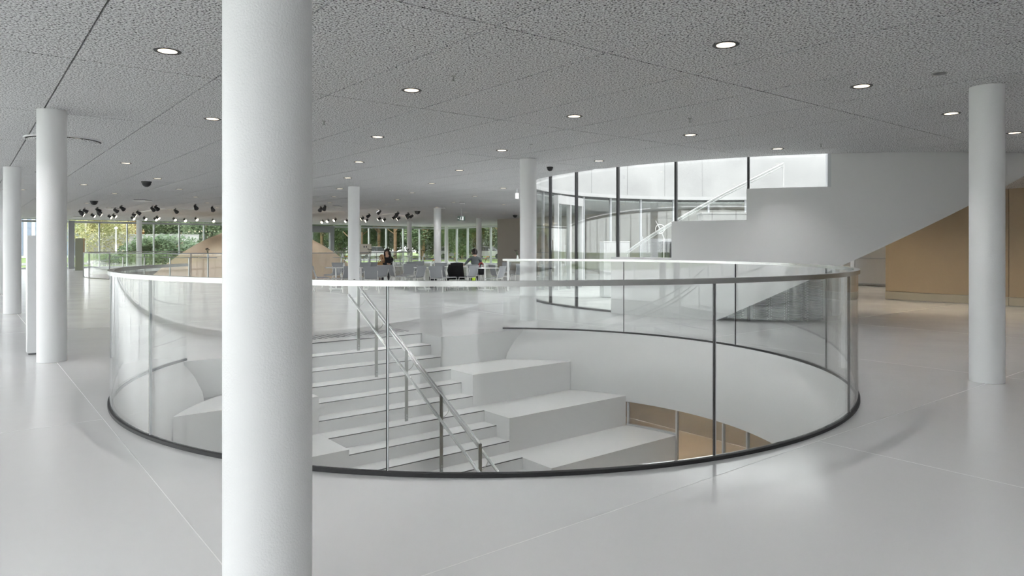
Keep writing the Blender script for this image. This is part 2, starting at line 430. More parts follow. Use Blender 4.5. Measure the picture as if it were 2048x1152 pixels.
bm = bmesh.new(); arc_band(bm, Z0, [(RG - 0.026, RAILZ - 0.036), (RG + 0.026, RAILZ - 0.036), (RG + 0.026, RAILZ), (RG - 0.026, RAILZ)], A_L, A_R, 150)
finish('top_rail', bm, M_rail, rail, smooth=35)
bm = bmesh.new(); arc_band(bm, Z0, [(RG - 0.013, 0.0008), (RG + 0.026, 0.0008), (RG + 0.026, 0.026), (RG - 0.013, 0.026)], A_L, A_R, 150)
finish('base_channel', bm, M_black, rail, smooth=35)

# ---------------------------------------------------------------- stair and seating terraces in the void
st = tag(empty('staircase', W(0, 0)), 'white stair with dark nosings descending into the round void', 'stairs')
for k in range(1, 21):
    z = -RISE * k; va, vb = vk(k - 1), vk(k)
    bm = bmesh.new(); box(bm, W((UA + UB) / 2, (va + vb) / 2, z - 0.16), (UB - UA - 0.004, vb - va, 0.32), ROT); s_ = finish('step', bm, M_step, st)
    bm = bmesh.new(); box(bm, W((UA + UB) / 2, vb - 0.006, z - 0.003), (UB - UA - 0.004, 0.013, 0.009), ROT); finish('nosing', bm, M_black, s_)
bm = bmesh.new(); box(bm, W((UA + UB) / 2, V0 + 0.001, -0.003), (UB - UA - 0.004, 0.014, 0.010), ROT); finish('nosing', bm, M_black, st)
bm = bmesh.new(); box(bm, W((UA + UB) / 2, V0 + 0.003, -0.09), (UB - UA - 0.004, 0.008, 0.16), ROT); finish('riser', bm, M_step, st)
names = ['topmost', 'second', 'third', 'fourth', 'fifth', 'lowest']
def terrace(n, side):
    v0_, v1_ = vk(3 * n - 1), vk(3 * n + 2); zt = -3 * RISE * n; pts = []
    sg = 1 if side == 'right' else -1; edge = UB if sg > 0 else UA
    pts = [W(edge, v0_)]
    for i in range(13):
        v = v0_ + (v1_ - v0_) * i / 12; d = (RS - 0.015) ** 2 - (v - CV) ** 2
        pts.append(W(CU + sg * sqrt(max(d, 0)), v))
    pts.append(W(edge, v1_)); base = W(edge, (v0_ + v1_) / 2, LOWZ)
    bm = bmesh.new(); prism(bm, [(p.x - base.x, p.y - base.y) for p in pts], zt - LOWZ, 0.0)
    o = finish('seating_terrace', bm, M_step, loc=base)
    return tag(o, f'{names[n-1]} broad white seating terrace on the {side} of the stair in the void', 'bench', 'white seating terraces beside the stair')
for n in range(1, 7):
    terrace(n, 'right'); terrace(n, 'left')
bm = bmesh.new()
for (a, b) in ((CU - sqrt(RG**2 - (V2 - CV)**2) + .02, UA - .002), (UB + .002, CU + sqrt(RG**2 - (V2 - CV)**2) - .02)):
    box(bm, W((a + b) / 2, V2 + 0.004, -0.245), (b - a, 0.008, 0.49), ROT)
tag(finish('trim_2', bm, M_step), 'white edge of the floor above the seating terraces', kind='structure')

# handrail on the stair
hr = empty('stair_handrail', W(4.81, V0 + 0.13, -RISE), 0, 'double steel handrail with flat posts down the middle of the white stair', 'handrail')
hb = hr.location.copy()
def zl(v): return -RISE * (v - V0) / RUN - 0.10
posts = [(1, V0 + 0.13), (3, vk(2) + 0.13), (6, vk(5) + 0.13), (9, vk(8) + 0.13), (12, vk(11) + 0.09)]
UH = 4.81
for k, v in posts:
    b = W(UH, v, -RISE * k); zt = zl(v) + 1.02
    bm = bmesh.new(); box(bm, b - hb + Vector((0, 0, (zt - b.z) / 2)), (0.045, 0.014, zt - b.z), ROT + pi / 2 * 0); po = finish('post', bm, M_steel, hr)
    for dz in (0.045, 0.085):
        bm = bmesh.new(); cyl(bm, b - hb + e2 * 0.005 + Vector((0, 0, dz)), b - hb + e2 * 0.016 + Vector((0, 0, dz)), 0.008, n=8); finish('bolt', bm, M_frame, po)
    bm = bmesh.new()
    pts = [b - hb + e1 * (0.118 * cos(t)) + Vector((0, 0, zt - b.z - 0.20 - 0.11 * sin(t))) for t in [pi * i / 10 for i in range(11)]]
    tube(bm, pts, 0.006, 6); finish('bracket', bm, M_steel, po)
va, vb = posts[0][1] - 0.15, posts[-1][1]
bm = bmesh.new(); tube(bm, [W(UH, va, zl(va) + 1.02) - hb, W(UH, vb, zl(vb) + 1.02) - hb], 0.017, 12); finish('centre_rail', bm, M_rail, hr, smooth=60)
for s_ in (-1, 1):
    vb2 = vb + 0.28; va2 = va + 0.05
    bm = bmesh.new(); tube(bm, [W(UH + s_ * 0.118, va2, zl(va2) + 0.82) - hb, W(UH + s_ * 0.118, vb2, zl(vb2) + 0.82) - hb], 0.020, 12); finish('side_rail', bm, M_rail, hr, smooth=60)

# ---------------------------------------------------------------- lower level seen through the void
def plate(name, pts, z0, z1, m, label):
    bm = bmesh.new(); prism(bm, [(p.x, p.y) for p in pts], z1, z0); return tag(finish(name, bm, m), label, kind='structure')
LU0, LU1, LV0, LV1 = -5.0, 14.7, -17.0, 6.0
plate('floor_lower', [W(LU0, LV0), W(LU1, LV0), W(LU1, LV1), W(LU0, LV1)], LOWZ - 0.2, LOWZ - 0.001, M_low, 'tan floor of the lower level seen through the void')
for nm, a, b, c, d in (('wall_lower_right', LU1, LU1 + .2, LV0, LV1), ('wall_lower_left', LU0 - .2, LU0, LV0, LV1), ('wall_lower_back', LU0, LU1, LV0 - .2, LV0), ('wall_lower_front', LU0, LU1, LV1, LV1 + .2)):
    plate(nm, [W(a, c), W(b, c), W(b, d), W(a, d)], LOWZ, -1.062, M_lowwall, 'taupe wall of the lower level below the hall floor')
# glazing that closes the lower level beside the terraces
lg = tag(empty('window_5', (CC.x, CC.y, 0)), 'curved glass screen under the white wall of the void', kind='structure')
def local_ang(u, v): p = W(u, v); return math.degrees(atan2(p.y - CC.y, p.x - CC.x))
def terr_edge(n):
    v = vk(3 * n + 2); return local_ang(CU + sqrt((RS + .02) ** 2 - (v - CV) ** 2), v)
segs = [(terr_edge(2), terr_edge(3), -1.44), (terr_edge(3), terr_edge(4), -1.92), (terr_edge(4), terr_edge(5), -2.40), (terr_edge(5), terr_edge(6), -2.88)]
for a, b, zt in segs:
    bm = bmesh.new(); arc_band(bm, Z0, [(RS + 0.012, zt), (RS + 0.03, zt), (RS + 0.03, -1.062), (RS + 0.012, -1.062)], a, b, 12); finish('pane', bm, M_glass, lg, smooth=35)
    bm = bmesh.new(); arc_band(bm, Z0, [(RS - 0.01, zt), (RS + 0.04, zt), (RS + 0.04, zt + 0.03), (RS - 0.01, zt + 0.03)], a, b, 12); finish('sill', bm, M_frame, lg, smooth=35)
for a, z in [(terr_edge(2) - 0.3, -1.44), (terr_edge(3), -1.92), (terr_edge(4), -2.4), (terr_edge(3) - 22, -3.3)]:
    bm = bmesh.new(); box(bm, ((RS + .02) * cos(radians(a)), (RS + .02) * sin(radians(a)), (z - 1.07) / 2), (0.04, 0.03, -1.07 - z), radians(a)); finish('post', bm, M_frame, lg)
for px, py, l in ((1453, 878, 'left black stand with square foot on the tan lower floor'), (1486, 887, 'right black stand with square foot on the tan lower floor')):
    p = at(px, py, LOWZ); t = empty('floor_stand', p, 0.4, l, 'stand', 'black stands on the lower floor')
    bm = bmesh.new(); rbox(bm, (0, 0, 0.012), (0.34, 0.34, 0.022), 0, 0.004, 1); finish('foot', bm, M_blackmetal, t)
    bm = bmesh.new(); cyl(bm, (0, 0, 0.02), (0, 0, 1.55), 0.03, n=12); finish('pole', bm, M_blackmetal, t, smooth=40)
    bm = bmesh.new(); lathe(bm, [(0, 1.55), (0.06, 1.55), (0.09, 1.70), (0, 1.70)], 16); finish('head', bm, M_blackmetal, t, smooth=40)

# ---------------------------------------------------------------- round court at right: glazing, stair wall, soffit
def kphi(px, side=-1, r=KR):
    t = (px - 1024) / FPX; a = t * t + 1; b = -2 * (t * KC.x + KC.y); c = KC.x ** 2 + KC.y ** 2 - r ** 2
    Y = (-b + side * sqrt(b * b - 4 * a * c)) / (2 * a); return math.degrees(atan2(Y - KC.y, t * Y - KC.x))
def kp(phi, r=KR, z=0.0): return Vector((KC.x + r * cos(radians(phi)), KC.y + r * sin(radians(phi)), z))
PH_FOOT, PH_ZERO, PH_END = kphi(1222), kphi(1433), -52.0
tops = [(PH_FOOT, 1.22), (kphi(1343), 1.965), (kphi(1493), 2.565), (kphi(1660), CEIL + 0.1), (PH_END, None)]
def soff(phi): return max(0.0, 0.0645 * (phi - PH_ZERO))
bm = bmesh.new(); R0, R1 = KR - 0.14, KR
for (pa, zt), (pb, _) in zip(tops, tops[1:]):
    cuts = sorted({pa, pb} | ({PH_ZERO} if pa < PH_ZERO < pb else set()))
    full = []
    for c0, c1 in zip(cuts, cuts[1:]):
        n = max(2, int((c1 - c0) / 1.2)); full += [c0 + (c1 - c0) * i / n for i in range(n)]
    full.append(cuts[-1])
    rings = []
    for ph in full:
        zb = soff(ph)
        rings.append([bm.verts.new(kp(ph, r, z)) for r, z in ((R0, zb), (R1, zb), (R1, zt), (R0, zt))])
    for x, y in zip(rings, rings[1:]):
        for j in range(4): bm.faces.new((x[j], x[(j + 1) % 4], y[(j + 1) % 4], y[j]))
    bm.faces.new(rings[0]); bm.faces.new(rings[-1][::-1])
tag(finish('wall_stair', bm, M_white, smooth=35), 'white curved wall of the rising court stair with stepped top edge', kind='structure')
RI = 5.75
bm = bmesh.new(); rings = []
n = 60
for i in range(n + 1):
    ph = PH_ZERO + (PH_END - PH_ZERO) * i / n; z = soff(ph)
    rings.append([bm.verts.new(kp(ph, r, zz)) for r, zz in ((RI, z), (KR - 0.14, z), (KR - 0.14, z + 0.16), (RI, z + 0.16))])
for x, y in zip(rings, rings[1:]):
    for j in range(4): bm.faces.new((x[j], x[(j + 1) % 4], y[(j + 1) % 4], y[j]))
bm.faces.new(rings[0]); bm.faces.new(rings[-1][::-1])
tag(finish('trim_3', bm, M_white, smooth=35), 'white sloping underside of the court stair', kind='structure')
cs = empty('court_stair', kp(PH_FOOT, 6.6), 0, 'concrete stair rising inside the round court behind the white wall', 'stairs')
zs = 0.0; ph = kphi(1262); kk = 0
while ph < -62 and kk < 20:
    z = 0.0645 * (ph - kphi(1240)) + 0.16
    bm = bmesh.new(); arc_band(bm, Vector((KC.x, KC.y, 0)) - cs.location, [(RI, max(z - 0.34, 0)), (KR - 0.15, max(z - 0.34, 0)), (KR - 0.15, z), (RI, z)], ph, ph + 2.58, 3)
    finish('tread', bm, M_conc2, cs); ph += 2.6; kk += 1
ch = empty('court_handrail', kp(PH_FOOT, RI + 0.1), 0, 'thin white handrail climbing the court stair behind the curved glass', 'handrail')
def kcyl(px, r):
    t = (px - 1024) / FPX; a = t * t + 1; b = -2 * (t * KC.x + KC.y); c = KC.x ** 2 + KC.y ** 2 - r * r
    Y = (-b - sqrt(b * b - 4 * a * c)) / (2 * a); return Vector((t * Y, Y, 0))
RH = RI + 0.12; A0, A1 = kcyl(1254, RH), kcyl(1567, RH)
za, zb_ = CAMZ - (503 - HOR) * A0.y / FPX, CAMZ - (327 - HOR) * A1.y / FPX
pa_, pb_ = [math.degrees(atan2(p.y - KC.y, p.x - KC.x)) for p in (A0, A1)]
hpts = [kp(pa_ + (pb_ - pa_) * t / 40, RH, za + (zb_ - za) * t / 40) - ch.location for t in range(41)]
bm = bmesh.new(); tube(bm, hpts, 0.022, 8); finish('rail', bm, M_white, ch, smooth=60)
bm = bmesh.new(); tube(bm, [p - Vector((0, 0, 0.055)) for p in hpts], 0.012, 8); finish('lower_rail', bm, M_white, ch, smooth=60)
for t in (0, 33, 40):
    p = hpts[t]; bm = bmesh.new(); cyl(bm, p, p - Vector((0, 0, 1.0)), 0.013, n=8); finish('post', bm, M_white, ch)
# curved glazing on the hall side
gl = tag(empty('window_6', (KC.x, KC.y, 0)), 'tall curved glazing of the round court with black mullions', kind='structure')
gpos = [-196.0, -187.5, -179.0, -170.5] + [kphi(x, -1, KR - 0.19) for x in (1081, 1101, 1153, 1236, 1352, 1497, 1655)]
for a, b in zip(gpos, gpos[1:]):
    zb = 0.03
    for (pa, zt), (pb, _) in zip(tops, tops[1:]):
        if pa - 1 < (a + b) / 2 < pb and zt: zb = 0.03
    bm = bmesh.new(); rr = KR - 0.19
    arc_band(bm, Z0, [(rr - 0.012, zb), (rr + 0.012, zb), (rr + 0.012, CEIL + 0.1), (rr - 0.012, CEIL + 0.1)], a, b, 14); finish('pane', bm, M_win, gl, smooth=35)
for a in gpos[:4] + gpos[5:-1]:
    bm = bmesh.new(); rr = KR - 0.19; box(bm, (rr * cos(radians(a)), rr * sin(radians(a)), (CEIL + 0.1) / 2), (0.07, 0.042, CEIL + 0.1), radians(a)); finish('mullion', bm, M_blackmetal, gl)
a = gpos[-1]; bm = bmesh.new(); box(bm, ((KR - .1) * cos(radians(a)), (KR - .1) * sin(radians(a)), 2.87), (0.20, 0.06, 0.62), radians(a)); finish('end_frame', bm, M_frame, gl)
bm = bmesh.new(); arc_band(bm, Z0, [(KR - 0.24, 0.0), (KR - 0.12, 0.0), (KR - 0.12, 0.035), (KR - 0.24, 0.035)], gpos[0], PH_FOOT, 50); finish('sill', bm, M_blackmetal, gl)
# far side of the court: lower glazing and bright concrete drum above
PW1 = kphi(1692, 1)
fg = tag(empty('window_7', (KC.x, KC.y, 0)), 'far glazing of the round court under the bright concrete drum', kind='structure')
fpos = [PW1, 68, 79, 90, 101, 112, 123, 134, 145, 155, 164]
for a, b in zip(fpos, fpos[1:]):
    bm = bmesh.new(); arc_band(bm, Z0, [(KR - 0.07, 0.05), (KR - 0.05, 0.05), (KR - 0.05, 3.32), (KR - 0.07, 3.32)], a, b, 10); finish('pane', bm, M_win, fg, smooth=35)
for a in fpos:
    bm = bmesh.new(); box(bm, ((KR - .06) * cos(radians(a)), (KR - .06) * sin(radians(a)), 1.68), (0.08, 0.07, 3.3), radians(a)); finish('mullion', bm, M_grey, fg)
bm = bmesh.new(); arc_band(bm, Z0, [(KR - 0.2, 3.30), (KR, 3.30), (KR, 3.42), (KR - 0.2, 3.42)], PW1 - 60, 172, 70); finish('head_band', bm, M_courtwhite, fg, smooth=35)
bm = bmesh.new(); arc_band(bm, Vector((KC.x, KC.y, 0)), [(KR - 0.12, 3.42), (KR + 0.35, 3.42), (KR + 0.35, 6.9), (KR - 0.12, 6.9)], -40, 200, 110)
tag(finish('wall_drum', bm, M_conc, smooth=35), 'bright pale concrete drum wall above the round court', kind='structure')
bm = bmesh.new(); arc_band(bm, Vector((KC.x, KC.y, 0)), [(KR + 0.06, 3.73), (KR + 0.35, 3.73), (KR + 0.35, 4.3), (KR + 0.06, 4.3)], 200, 320, 60)
tag(finish('wall_parapet', bm, M_conc, smooth=35), 'low concrete parapet on the roof around the court', kind='structure')
for ph_ in (92, 104, 117, 131):
    bm = bmesh.new(); box(bm, kp(ph_, KR - 0.125, 5.1), (0.02, 0.012, 3.3), radians(ph_)); tag(finish('trim_4', bm, M_joint2), 'thin joint in the bright concrete drum wall', kind='structure')
# wall under the inner edge of the stair, screen wall behind it, roof over the passage
PH_IN = -101.5
bm = bmesh.new(); rings = []
for i in range(31):
    ph = PH_ZERO + 0.3 + (PH_IN - PH_ZERO - 0.3) * i / 30; z = max(soff(ph) - 0.002, 0.01)
    rings.append([bm.verts.new(kp(ph, r, zz)) for r, zz in ((RI, 0.002), (RI + 0.12, 0.002), (RI + 0.12, z), (RI, z))])
for x, y in zip(rings, rings[1:]):
    for j in range(4): bm.faces.new((x[j], x[(j + 1) % 4], y[(j + 1) % 4], y[j]))
bm.faces.new(rings[0]); bm.faces.new(rings[-1][::-1])
tag(finish('wall_understair', bm, M_conc2, smooth=35), 'grey curved wall behind the stacked chairs under the court stair', kind='structure')
PW1 = kphi(1692, 1)
st_ = kp(PH_IN, RI); wb_ = kp(PW1, KR - 0.1); d = wb_ - st_; rz = atan2(d.y, d.x); off = Vector((d.y, -d.x, 0)).normalized() * 0.09
bm = bmesh.new(); box(bm, (st_ + wb_) / 2 + off + Vector((0, 0, 1.42)), (d.length, 0.16, 2.83), rz)
tag(finish('wall_screen', bm, M_white), 'pale wall between the round court and the passage under the stair', kind='structure')
pl = [kp(-80 + (PW1 + 80) * i / 40, KR - 0.16) for i in range(41)]
pl.append(st_ + off + d * 0.02); pl += [kp(PH_IN + 1.5 + t, RI - 0.02) for t in range(0, 22, 3)]
bm = bmesh.new(); slab(bm, [(p.x, p.y) for p in pl], [], 3.0, 2.86)
tag(finish('ceiling_passage', bm, M_ceil), 'lower ceiling of the passage under the court stair', kind='structure')
cp = [kp(PW1 + (240 - PW1) * i / 60, KR - 0.22) for i in range(61)]
bm = bmesh.new(); prism(bm, [(p.x, p.y) for p in cp], 0.025, 0.001)
tag(finish('floor_court', bm, M_conc2), 'concrete paving inside the round court', kind='structure')
# white portal with glazed double door in the court, seen through the left end of the curved glass
pd = kp(150, KR - 0.75); dr = tag(empty('door_1', pd, radians(150 + 90)), 'white framed glazed double door inside the round court', kind='structure')
for x in (-0.95, 0.0, 0.95):
    bm = bmesh.new(); box(bm, (x, 0, 1.43), (0.09, 0.14, 2.86)); finish('door_post', bm, M_courtwhite, dr)
bm = bmesh.new(); box(bm, (0, 0, 3.0), (2.0, 0.16, 0.28)); finish('door_head', bm, M_courtwhite, dr)
for x in (-0.475, 0.475):
    bm = bmesh.new(); box(bm, (x, 0, 1.44), (0.84, 0.03, 2.8)); lf = finish('door_pane', bm, M_win, dr)
    bm = bmesh.new(); cyl(bm, (x * 0.35, -0.08, 0.8), (x * 0.35, -0.08, 1.5), 0.02, n=10); finish('pull_handle', bm, M_steel, lf)
# things in the court
def cplace(px, Y, z=0.026): return on_depth(px, Y, z)
t = empty('court_inner_parapet', cplace(1452, 20.0), 0.0, 'grey concrete inner stair parapet seen above the middle step of the white wall', 'bench')
bm = bmesh.new(); rbox(bm, (0, 0, 1.18), (1.5, 0.5, 2.34), 0, 0.02, 1); finish('block', bm, M_inner_parapet, t)  # tall block stands for the inner parapet of the court stair
bm = bmesh.new(); rbox(bm, (0, 0, 2.37), (1.56, 0.56, 0.05), 0, 0.01, 1); finish('cap', bm, M_inner_parapet, t)
t = empty('perforated_screen', cplace(1318, 19.0), 0, 'fine perforated grey metal screen standing in the court', 'screen')
bm = bmesh.new()
for i in range(26): box(bm, (-0.43 + i * 0.0345, 0, 0.92), (0.014, 0.02, 1.45))
for i in range(42): box(bm, (0, 0, 0.2 + i * 0.0345), (0.88, 0.018, 0.014))
tag(finish('mesh', bm, M_grey, t), kind='stuff')
for x in (-0.46, 0.46):
    bm = bmesh.new(); box(bm, (x, 0, 0.85), (0.04, 0.05, 1.7)); finish('upright', bm, M_grey, t)
t = empty('dark_cabinet', cplace(1330, 18.3), 0, 'small dark box cabinet in front of the perforated screen in the court', 'cabinet')
bm = bmesh.new(); rbox(bm, (0, 0, 0.79), (0.30, 0.3, 1.55), 0, 0.01, 1); finish('body', bm, M_darkframe, t)
bm = bmesh.new(); rbox(bm, (0, -0.152, 0.95), (0.24, 0.012, 1.1), 0, 0.004, 1); finish('door', bm, M_blackmetal, t)
t = empty('white_plinth', cplace(1229, 19.5), 0.1, 'broad white plinth in the court behind the curved glass', 'plinth')
bm = bmesh.new(); rbox(bm, (0, 0, 0.78), (0.74, 0.5, 1.52), 0, 0.01, 1); finish('body', bm, M_courtwhite, t)
bm = bmesh.new(); rbox(bm, (0, 0, 1.555), (0.76, 0.52, 0.03), 0, 0.005, 1); finish('top', bm, M_courtwhite, t)
rg = empty('ring_sculpture', cplace(1320, 17.6), 0, 'thin pale ring with crossing rod hanging in the court', 'sculpture')
bm = bmesh.new(); tube(bm, [(0.115 * cos(2 * pi * i / 32), 0, 1.87 + 0.115 * sin(2 * pi * i / 32)) for i in range(33)], 0.008, 6); finish('ring', bm, M_white, rg, smooth=60)
bm = bmesh.new(); tube(bm, [(-0.11, 0.01, 2.08), (0.0, 0.01, 1.88), (0.10, 0.01, 1.65)], 0.006, 6); finish('rod', bm, M_white, rg)
bm = bmesh.new(); cyl(bm, (0.10, 0.01, 0.0), (0.10, 0.01, 1.66), 0.008, n=6); finish('stake', bm, M_white, rg)

# ---------------------------------------------------------------- walls behind the court and beige wall
def wbox(name, u0, u1, v0, v1, z0, z1, m, label):
    return plate(name, [W(u0, v0), W(u1, v0), W(u1, v1), W(u0, v1)], z0, z1, m, label)
WT = CEIL + 0.052
wbox('wall_right', 26.4, 26.6, -34.8, -8.62, 0, WT, M_greywall, 'warm grey wall at the far right behind the cafe')
wbox('wall_end', 26.6, UR - 0.2, -34.8, -34.6, 0, WT, M_greywall, 'end of the warm grey wall by the far glazing')
wbox('wall_beige', 20.2, 26.4, -8.62, -8.45, 0, WT, M_white, 'pale side wall of the passage under the court stair')
bw = tag(empty('wall_beige_front', W(20.0, 0, 0)), 'beige fabric covered wall at right behind the stair', kind='structure')
bp0 = W(20.0, 0, 0)
edges = [-8.63, -5.74, -2.9, -0.1, 2.7, 5.5, VB - 0.2]
for a, b in zip(edges, edges[1:]):
    c = W(20.09, (a + b) / 2, 0) - bp0
    bm = bmesh.new(); box(bm, c + Vector((0, 0, WT / 2 + 0.11)), (b - a - 0.012, 0.18, WT - 0.22), ROT - pi / 2); finish('wall_panel', bm, M_beige, bw)
    bm = bmesh.new(); box(bm, c + Vector((0, 0, 0.11)) - e1 * 0.01, (b - a - 0.012, 0.2, 0.20), ROT - pi / 2); finish('skirting', bm, M_beigeskirt, bw)
# white double door in the far wall, with push bar; lower strip imitates the bottom edge shadow
dp = W(26.36, -12.45, 0); dd = tag(empty('door_2', dp, ROT - pi / 2), 'white double door with push bar and bottom strip imitating shadow beside the beige wall', kind='structure')
for x in (-0.62, 0.62):
    bm = bmesh.new(); rbox(bm, (x, -0.03, 1.1), (1.22, 0.05, 2.16), 0, 0.005, 1); lf = finish('door_leaf', bm, M_white, dd)
    for z in (1.03, 0.08):  # upper one is the push bar, lower one stands in for edge shadow
        bm = bmesh.new(); rbox(bm, (x, -0.085, z), (1.16, 0.05, 0.05), 0, 0.01, 1); finish('push_bar_and_edge_shadow', bm, M_frame, lf)
bm = bmesh.new(); box(bm, (0, -0.01, 2.24), (2.62, 0.09, 0.09)); finish('door_head', bm, M_grey, dd)

# ---------------------------------------------------------------- dome in its own railed void
bm = bmesh.new(); prof = [(0.0, 2.52)] + [(r, 2.52 - r * r / 10.7) for r in [0.4 * i for i in range(1, 19)]] + [(7.5, -2.8)]
lathe(bm, prof, 72); dm = finish('dome', bm, M_dome, smooth=True, loc=(DC.x, DC.y, 0)); tag(dm, 'smooth tan dome swelling up through the floor behind the railing', 'dome')
bm = bmesh.new(); arc_band(bm, DC, [(DR - 0.25, -2.9), (DR + 0.02, -2.9), (DR + 0.02, -0.01), (DR - 0.01, -0.01)], 0, 359.99, 90)
tag(finish('wall_dome_void', bm, M_conc2, smooth=35), 'wall lining the void around the tan dome', kind='structure')
dg = empty('dome_balustrade', (DC.x, DC.y, 0), 0, 'distant round glass balustrade with thin rail around the tan dome', 'balustrade')
nseg = 24
for i in range(nseg):
    a, b = 360 * i / nseg, 360 * (i + 1) / nseg
    bm = bmesh.new(); arc_band(bm, Z0, [(DR + 0.05, 0.03), (DR + 0.07, 0.03), (DR + 0.07, 1.13), (DR + 0.05, 1.13)], a + 0.06, b - 0.06, 8); finish('glass_panel', bm, M_glass, dg, smooth=35)
    bm = bmesh.new(); cyl(bm, ((DR + .09) * cos(radians(a)), (DR + .09) * sin(radians(a)), 0), ((DR + .09) * cos(radians(a)), (DR + .09) * sin(radians(a)), 1.15), 0.018, n=8); finish('post', bm, M_grey, dg)
bm = bmesh.new(); arc_band(bm, Z0, [(DR + 0.03, 1.14), (DR + 0.09, 1.14), (DR + 0.09, 1.18), (DR + 0.03, 1.18)], 0, 359.99, 120); finish('top_rail', bm, M_grey, dg)

# ---------------------------------------------------------------- ceiling fittings
lamp = bpy.data.lights.new('downlight_beam', 'AREA'); lamp.shape = 'DISK'; lamp.size = 0.07; lamp.energy = LAMP_W; lamp.color = (0.99, 0.985, 0.98); lamp.spread = radians(100)
lampw = bpy.data.lights.new('warm_downlight_beam', 'AREA'); lampw.shape = 'DISK'; lampw.size = 0.07; lampw.energy = 6.0; lampw.color = (1.0, 0.85, 0.66); lampw.spread = radians(100)
def make_downlight():
    t = empty('downlight'); t['category'] = 'ceiling light'
    bm = bmesh.new(); lathe(bm, [(0.078, 0.0), (0.105, -0.004), (0.112, -0.001), (0.112, 0.006), (0.078, 0.006)], 28, close=True); finish('trim_ring', bm, M_blackmetal, t, smooth=40)
    bm = bmesh.new(); lathe(bm, [(0, -0.0015), (0.079, -0.0015), (0.079, 0.004), (0, 0.004)], 24); finish('lens', bm, M_lens, t)
    l = bpy.data.objects.new('lamp_beam', lamp); COL.objects.link(l); l.parent = t; l.location = (0, 0, -0.004)
    return t
dl = make_downlight(); used = []
special = {(335, 105): 'bright downlight in the ceiling left of the foreground column, nearest of that side',
           (424, 239): 'downlight just left of the foreground column, below the nearest one',
           (823, 181): 'first downlight right of the foreground column, high in the ceiling',
           (755, 273): 'second downlight down, right of the foreground column',
           (1150, 232): 'downlight in the middle of the ceiling above the court glazing corner',
           (1452, 90): 'largest downlight, top right of centre in the near ceiling',
           (1723, 172): 'downlight in the near ceiling left of the right-hand column',
           (1901, 226): 'downlight just left of the top of the right-hand column',
           (2030, 265): 'downlight at the right edge, beyond the right-hand column',
           (1382, 268): 'downlight above the tallest pane of the curved court glazing',
           (1003, 299): 'downlight left of the column by the curved court glazing',
           (1555, 299): 'downlight right above the upper end of the court glazing',
           (1198, 320): 'downlight close above the left part of the curved court glazing',
           (899, 343): 'downlight in the ceiling above the cafe, second from the glazing column',
           (249, 327): 'downlight right of the left white column, half way down the ceiling',
           (144, 286): 'downlight peeking out beside the top of the left white column'}
FAR_DL = 'small distant downlight in the grey ceiling above the far hall'
OFF_DL = 'ceiling downlight of the hall outside the picture'
for j in range(-3, 16):
    v = -3.5101 - 3.1683 * j
    for i in range(-8, 28):
        if (i + j) % 2 == 1: continue
        u = 1.4191 + 1.2301 * (i - 1) 
        p = W(u, v, CEIL - 0.001)
        if not (UL + 1 < u < UR - 1 and VF + 1 < v < VB - 1): continue
        if hypot(p.x - KC.x, p.y - KC.y) < KR + 0.3 or (u > 19.3 and v > -9): continue
        if u > 25.6 and v > -35.5: continue
        if p.y > 1:
            q = proj(p); vis = -60 < q[0] < 2108 and q[1] > -60
        else: vis = False
        lab = None
        if vis:
            for (a, b), l in list(special.items()):
                if hypot(q[0] - a, q[1] - b) < 9: lab = l; special.pop((a, b)); break
        if lab: place_copy(dl, used, p, 0, lab, 'recessed downlights in the ceiling')
        elif vis: place_copy(dl, used, p, 0, FAR_DL, 'distant recessed downlights')
        elif p.y > -7 and abs(p.x) < 16:
            place_copy(dl, used, p, 0, OFF_DL, 'downlights outside the picture')
# warm lamps of the passage and unseen ones added to light the lower level
def warm(p, label, group, energy=None):
    t = empty('downlight', p, 0, label, 'ceiling light', group)
    bm = bmesh.new(); lathe(bm, [(0.078, 0.0), (0.105, -0.004), (0.112, -0.001), (0.112, 0.006), (0.078, 0.006)], 20, close=True); finish('trim_ring', bm, M_blackmetal, t, smooth=40)
    bm = bmesh.new(); lathe(bm, [(0, -0.0015), (0.079, -0.0015), (0.079, 0.004), (0, 0.004)], 20); finish('lens', bm, M_lens, t)
    ld = lampw
    if energy: ld = lampw.copy(); ld.energy = energy; ld.spread = radians(125 if p.z > 0 else 175)
    l = bpy.data.objects.new('lamp_beam', ld); COL.objects.link(l); l.parent = t; l.location = (0, 0, -0.004)
for x, y in ((8.2, 16.6), (10.2, 16.2), (9.2, 18.2), (11.5, 21.5), (12.3, 24.0), (11.0, 14.4)):
    warm(Vector((x, y, 2.859)), 'warm downlight in the low passage ceiling by the beige wall', 'warm passage downlights', 8.5)
for u, v in ((10.5, -13), (10.5, -9.5), (10.5, -6), (10.5, -2.5), (13.2, -11), (13.2, -7), (7, -1.5), (1, -3), (1, -8), (-2, -5)):
    warm(W(u, v, -1.0605), 'unseen downlight added under the slab to light the tan lower floor', 'added lower level downlights', 20.0)

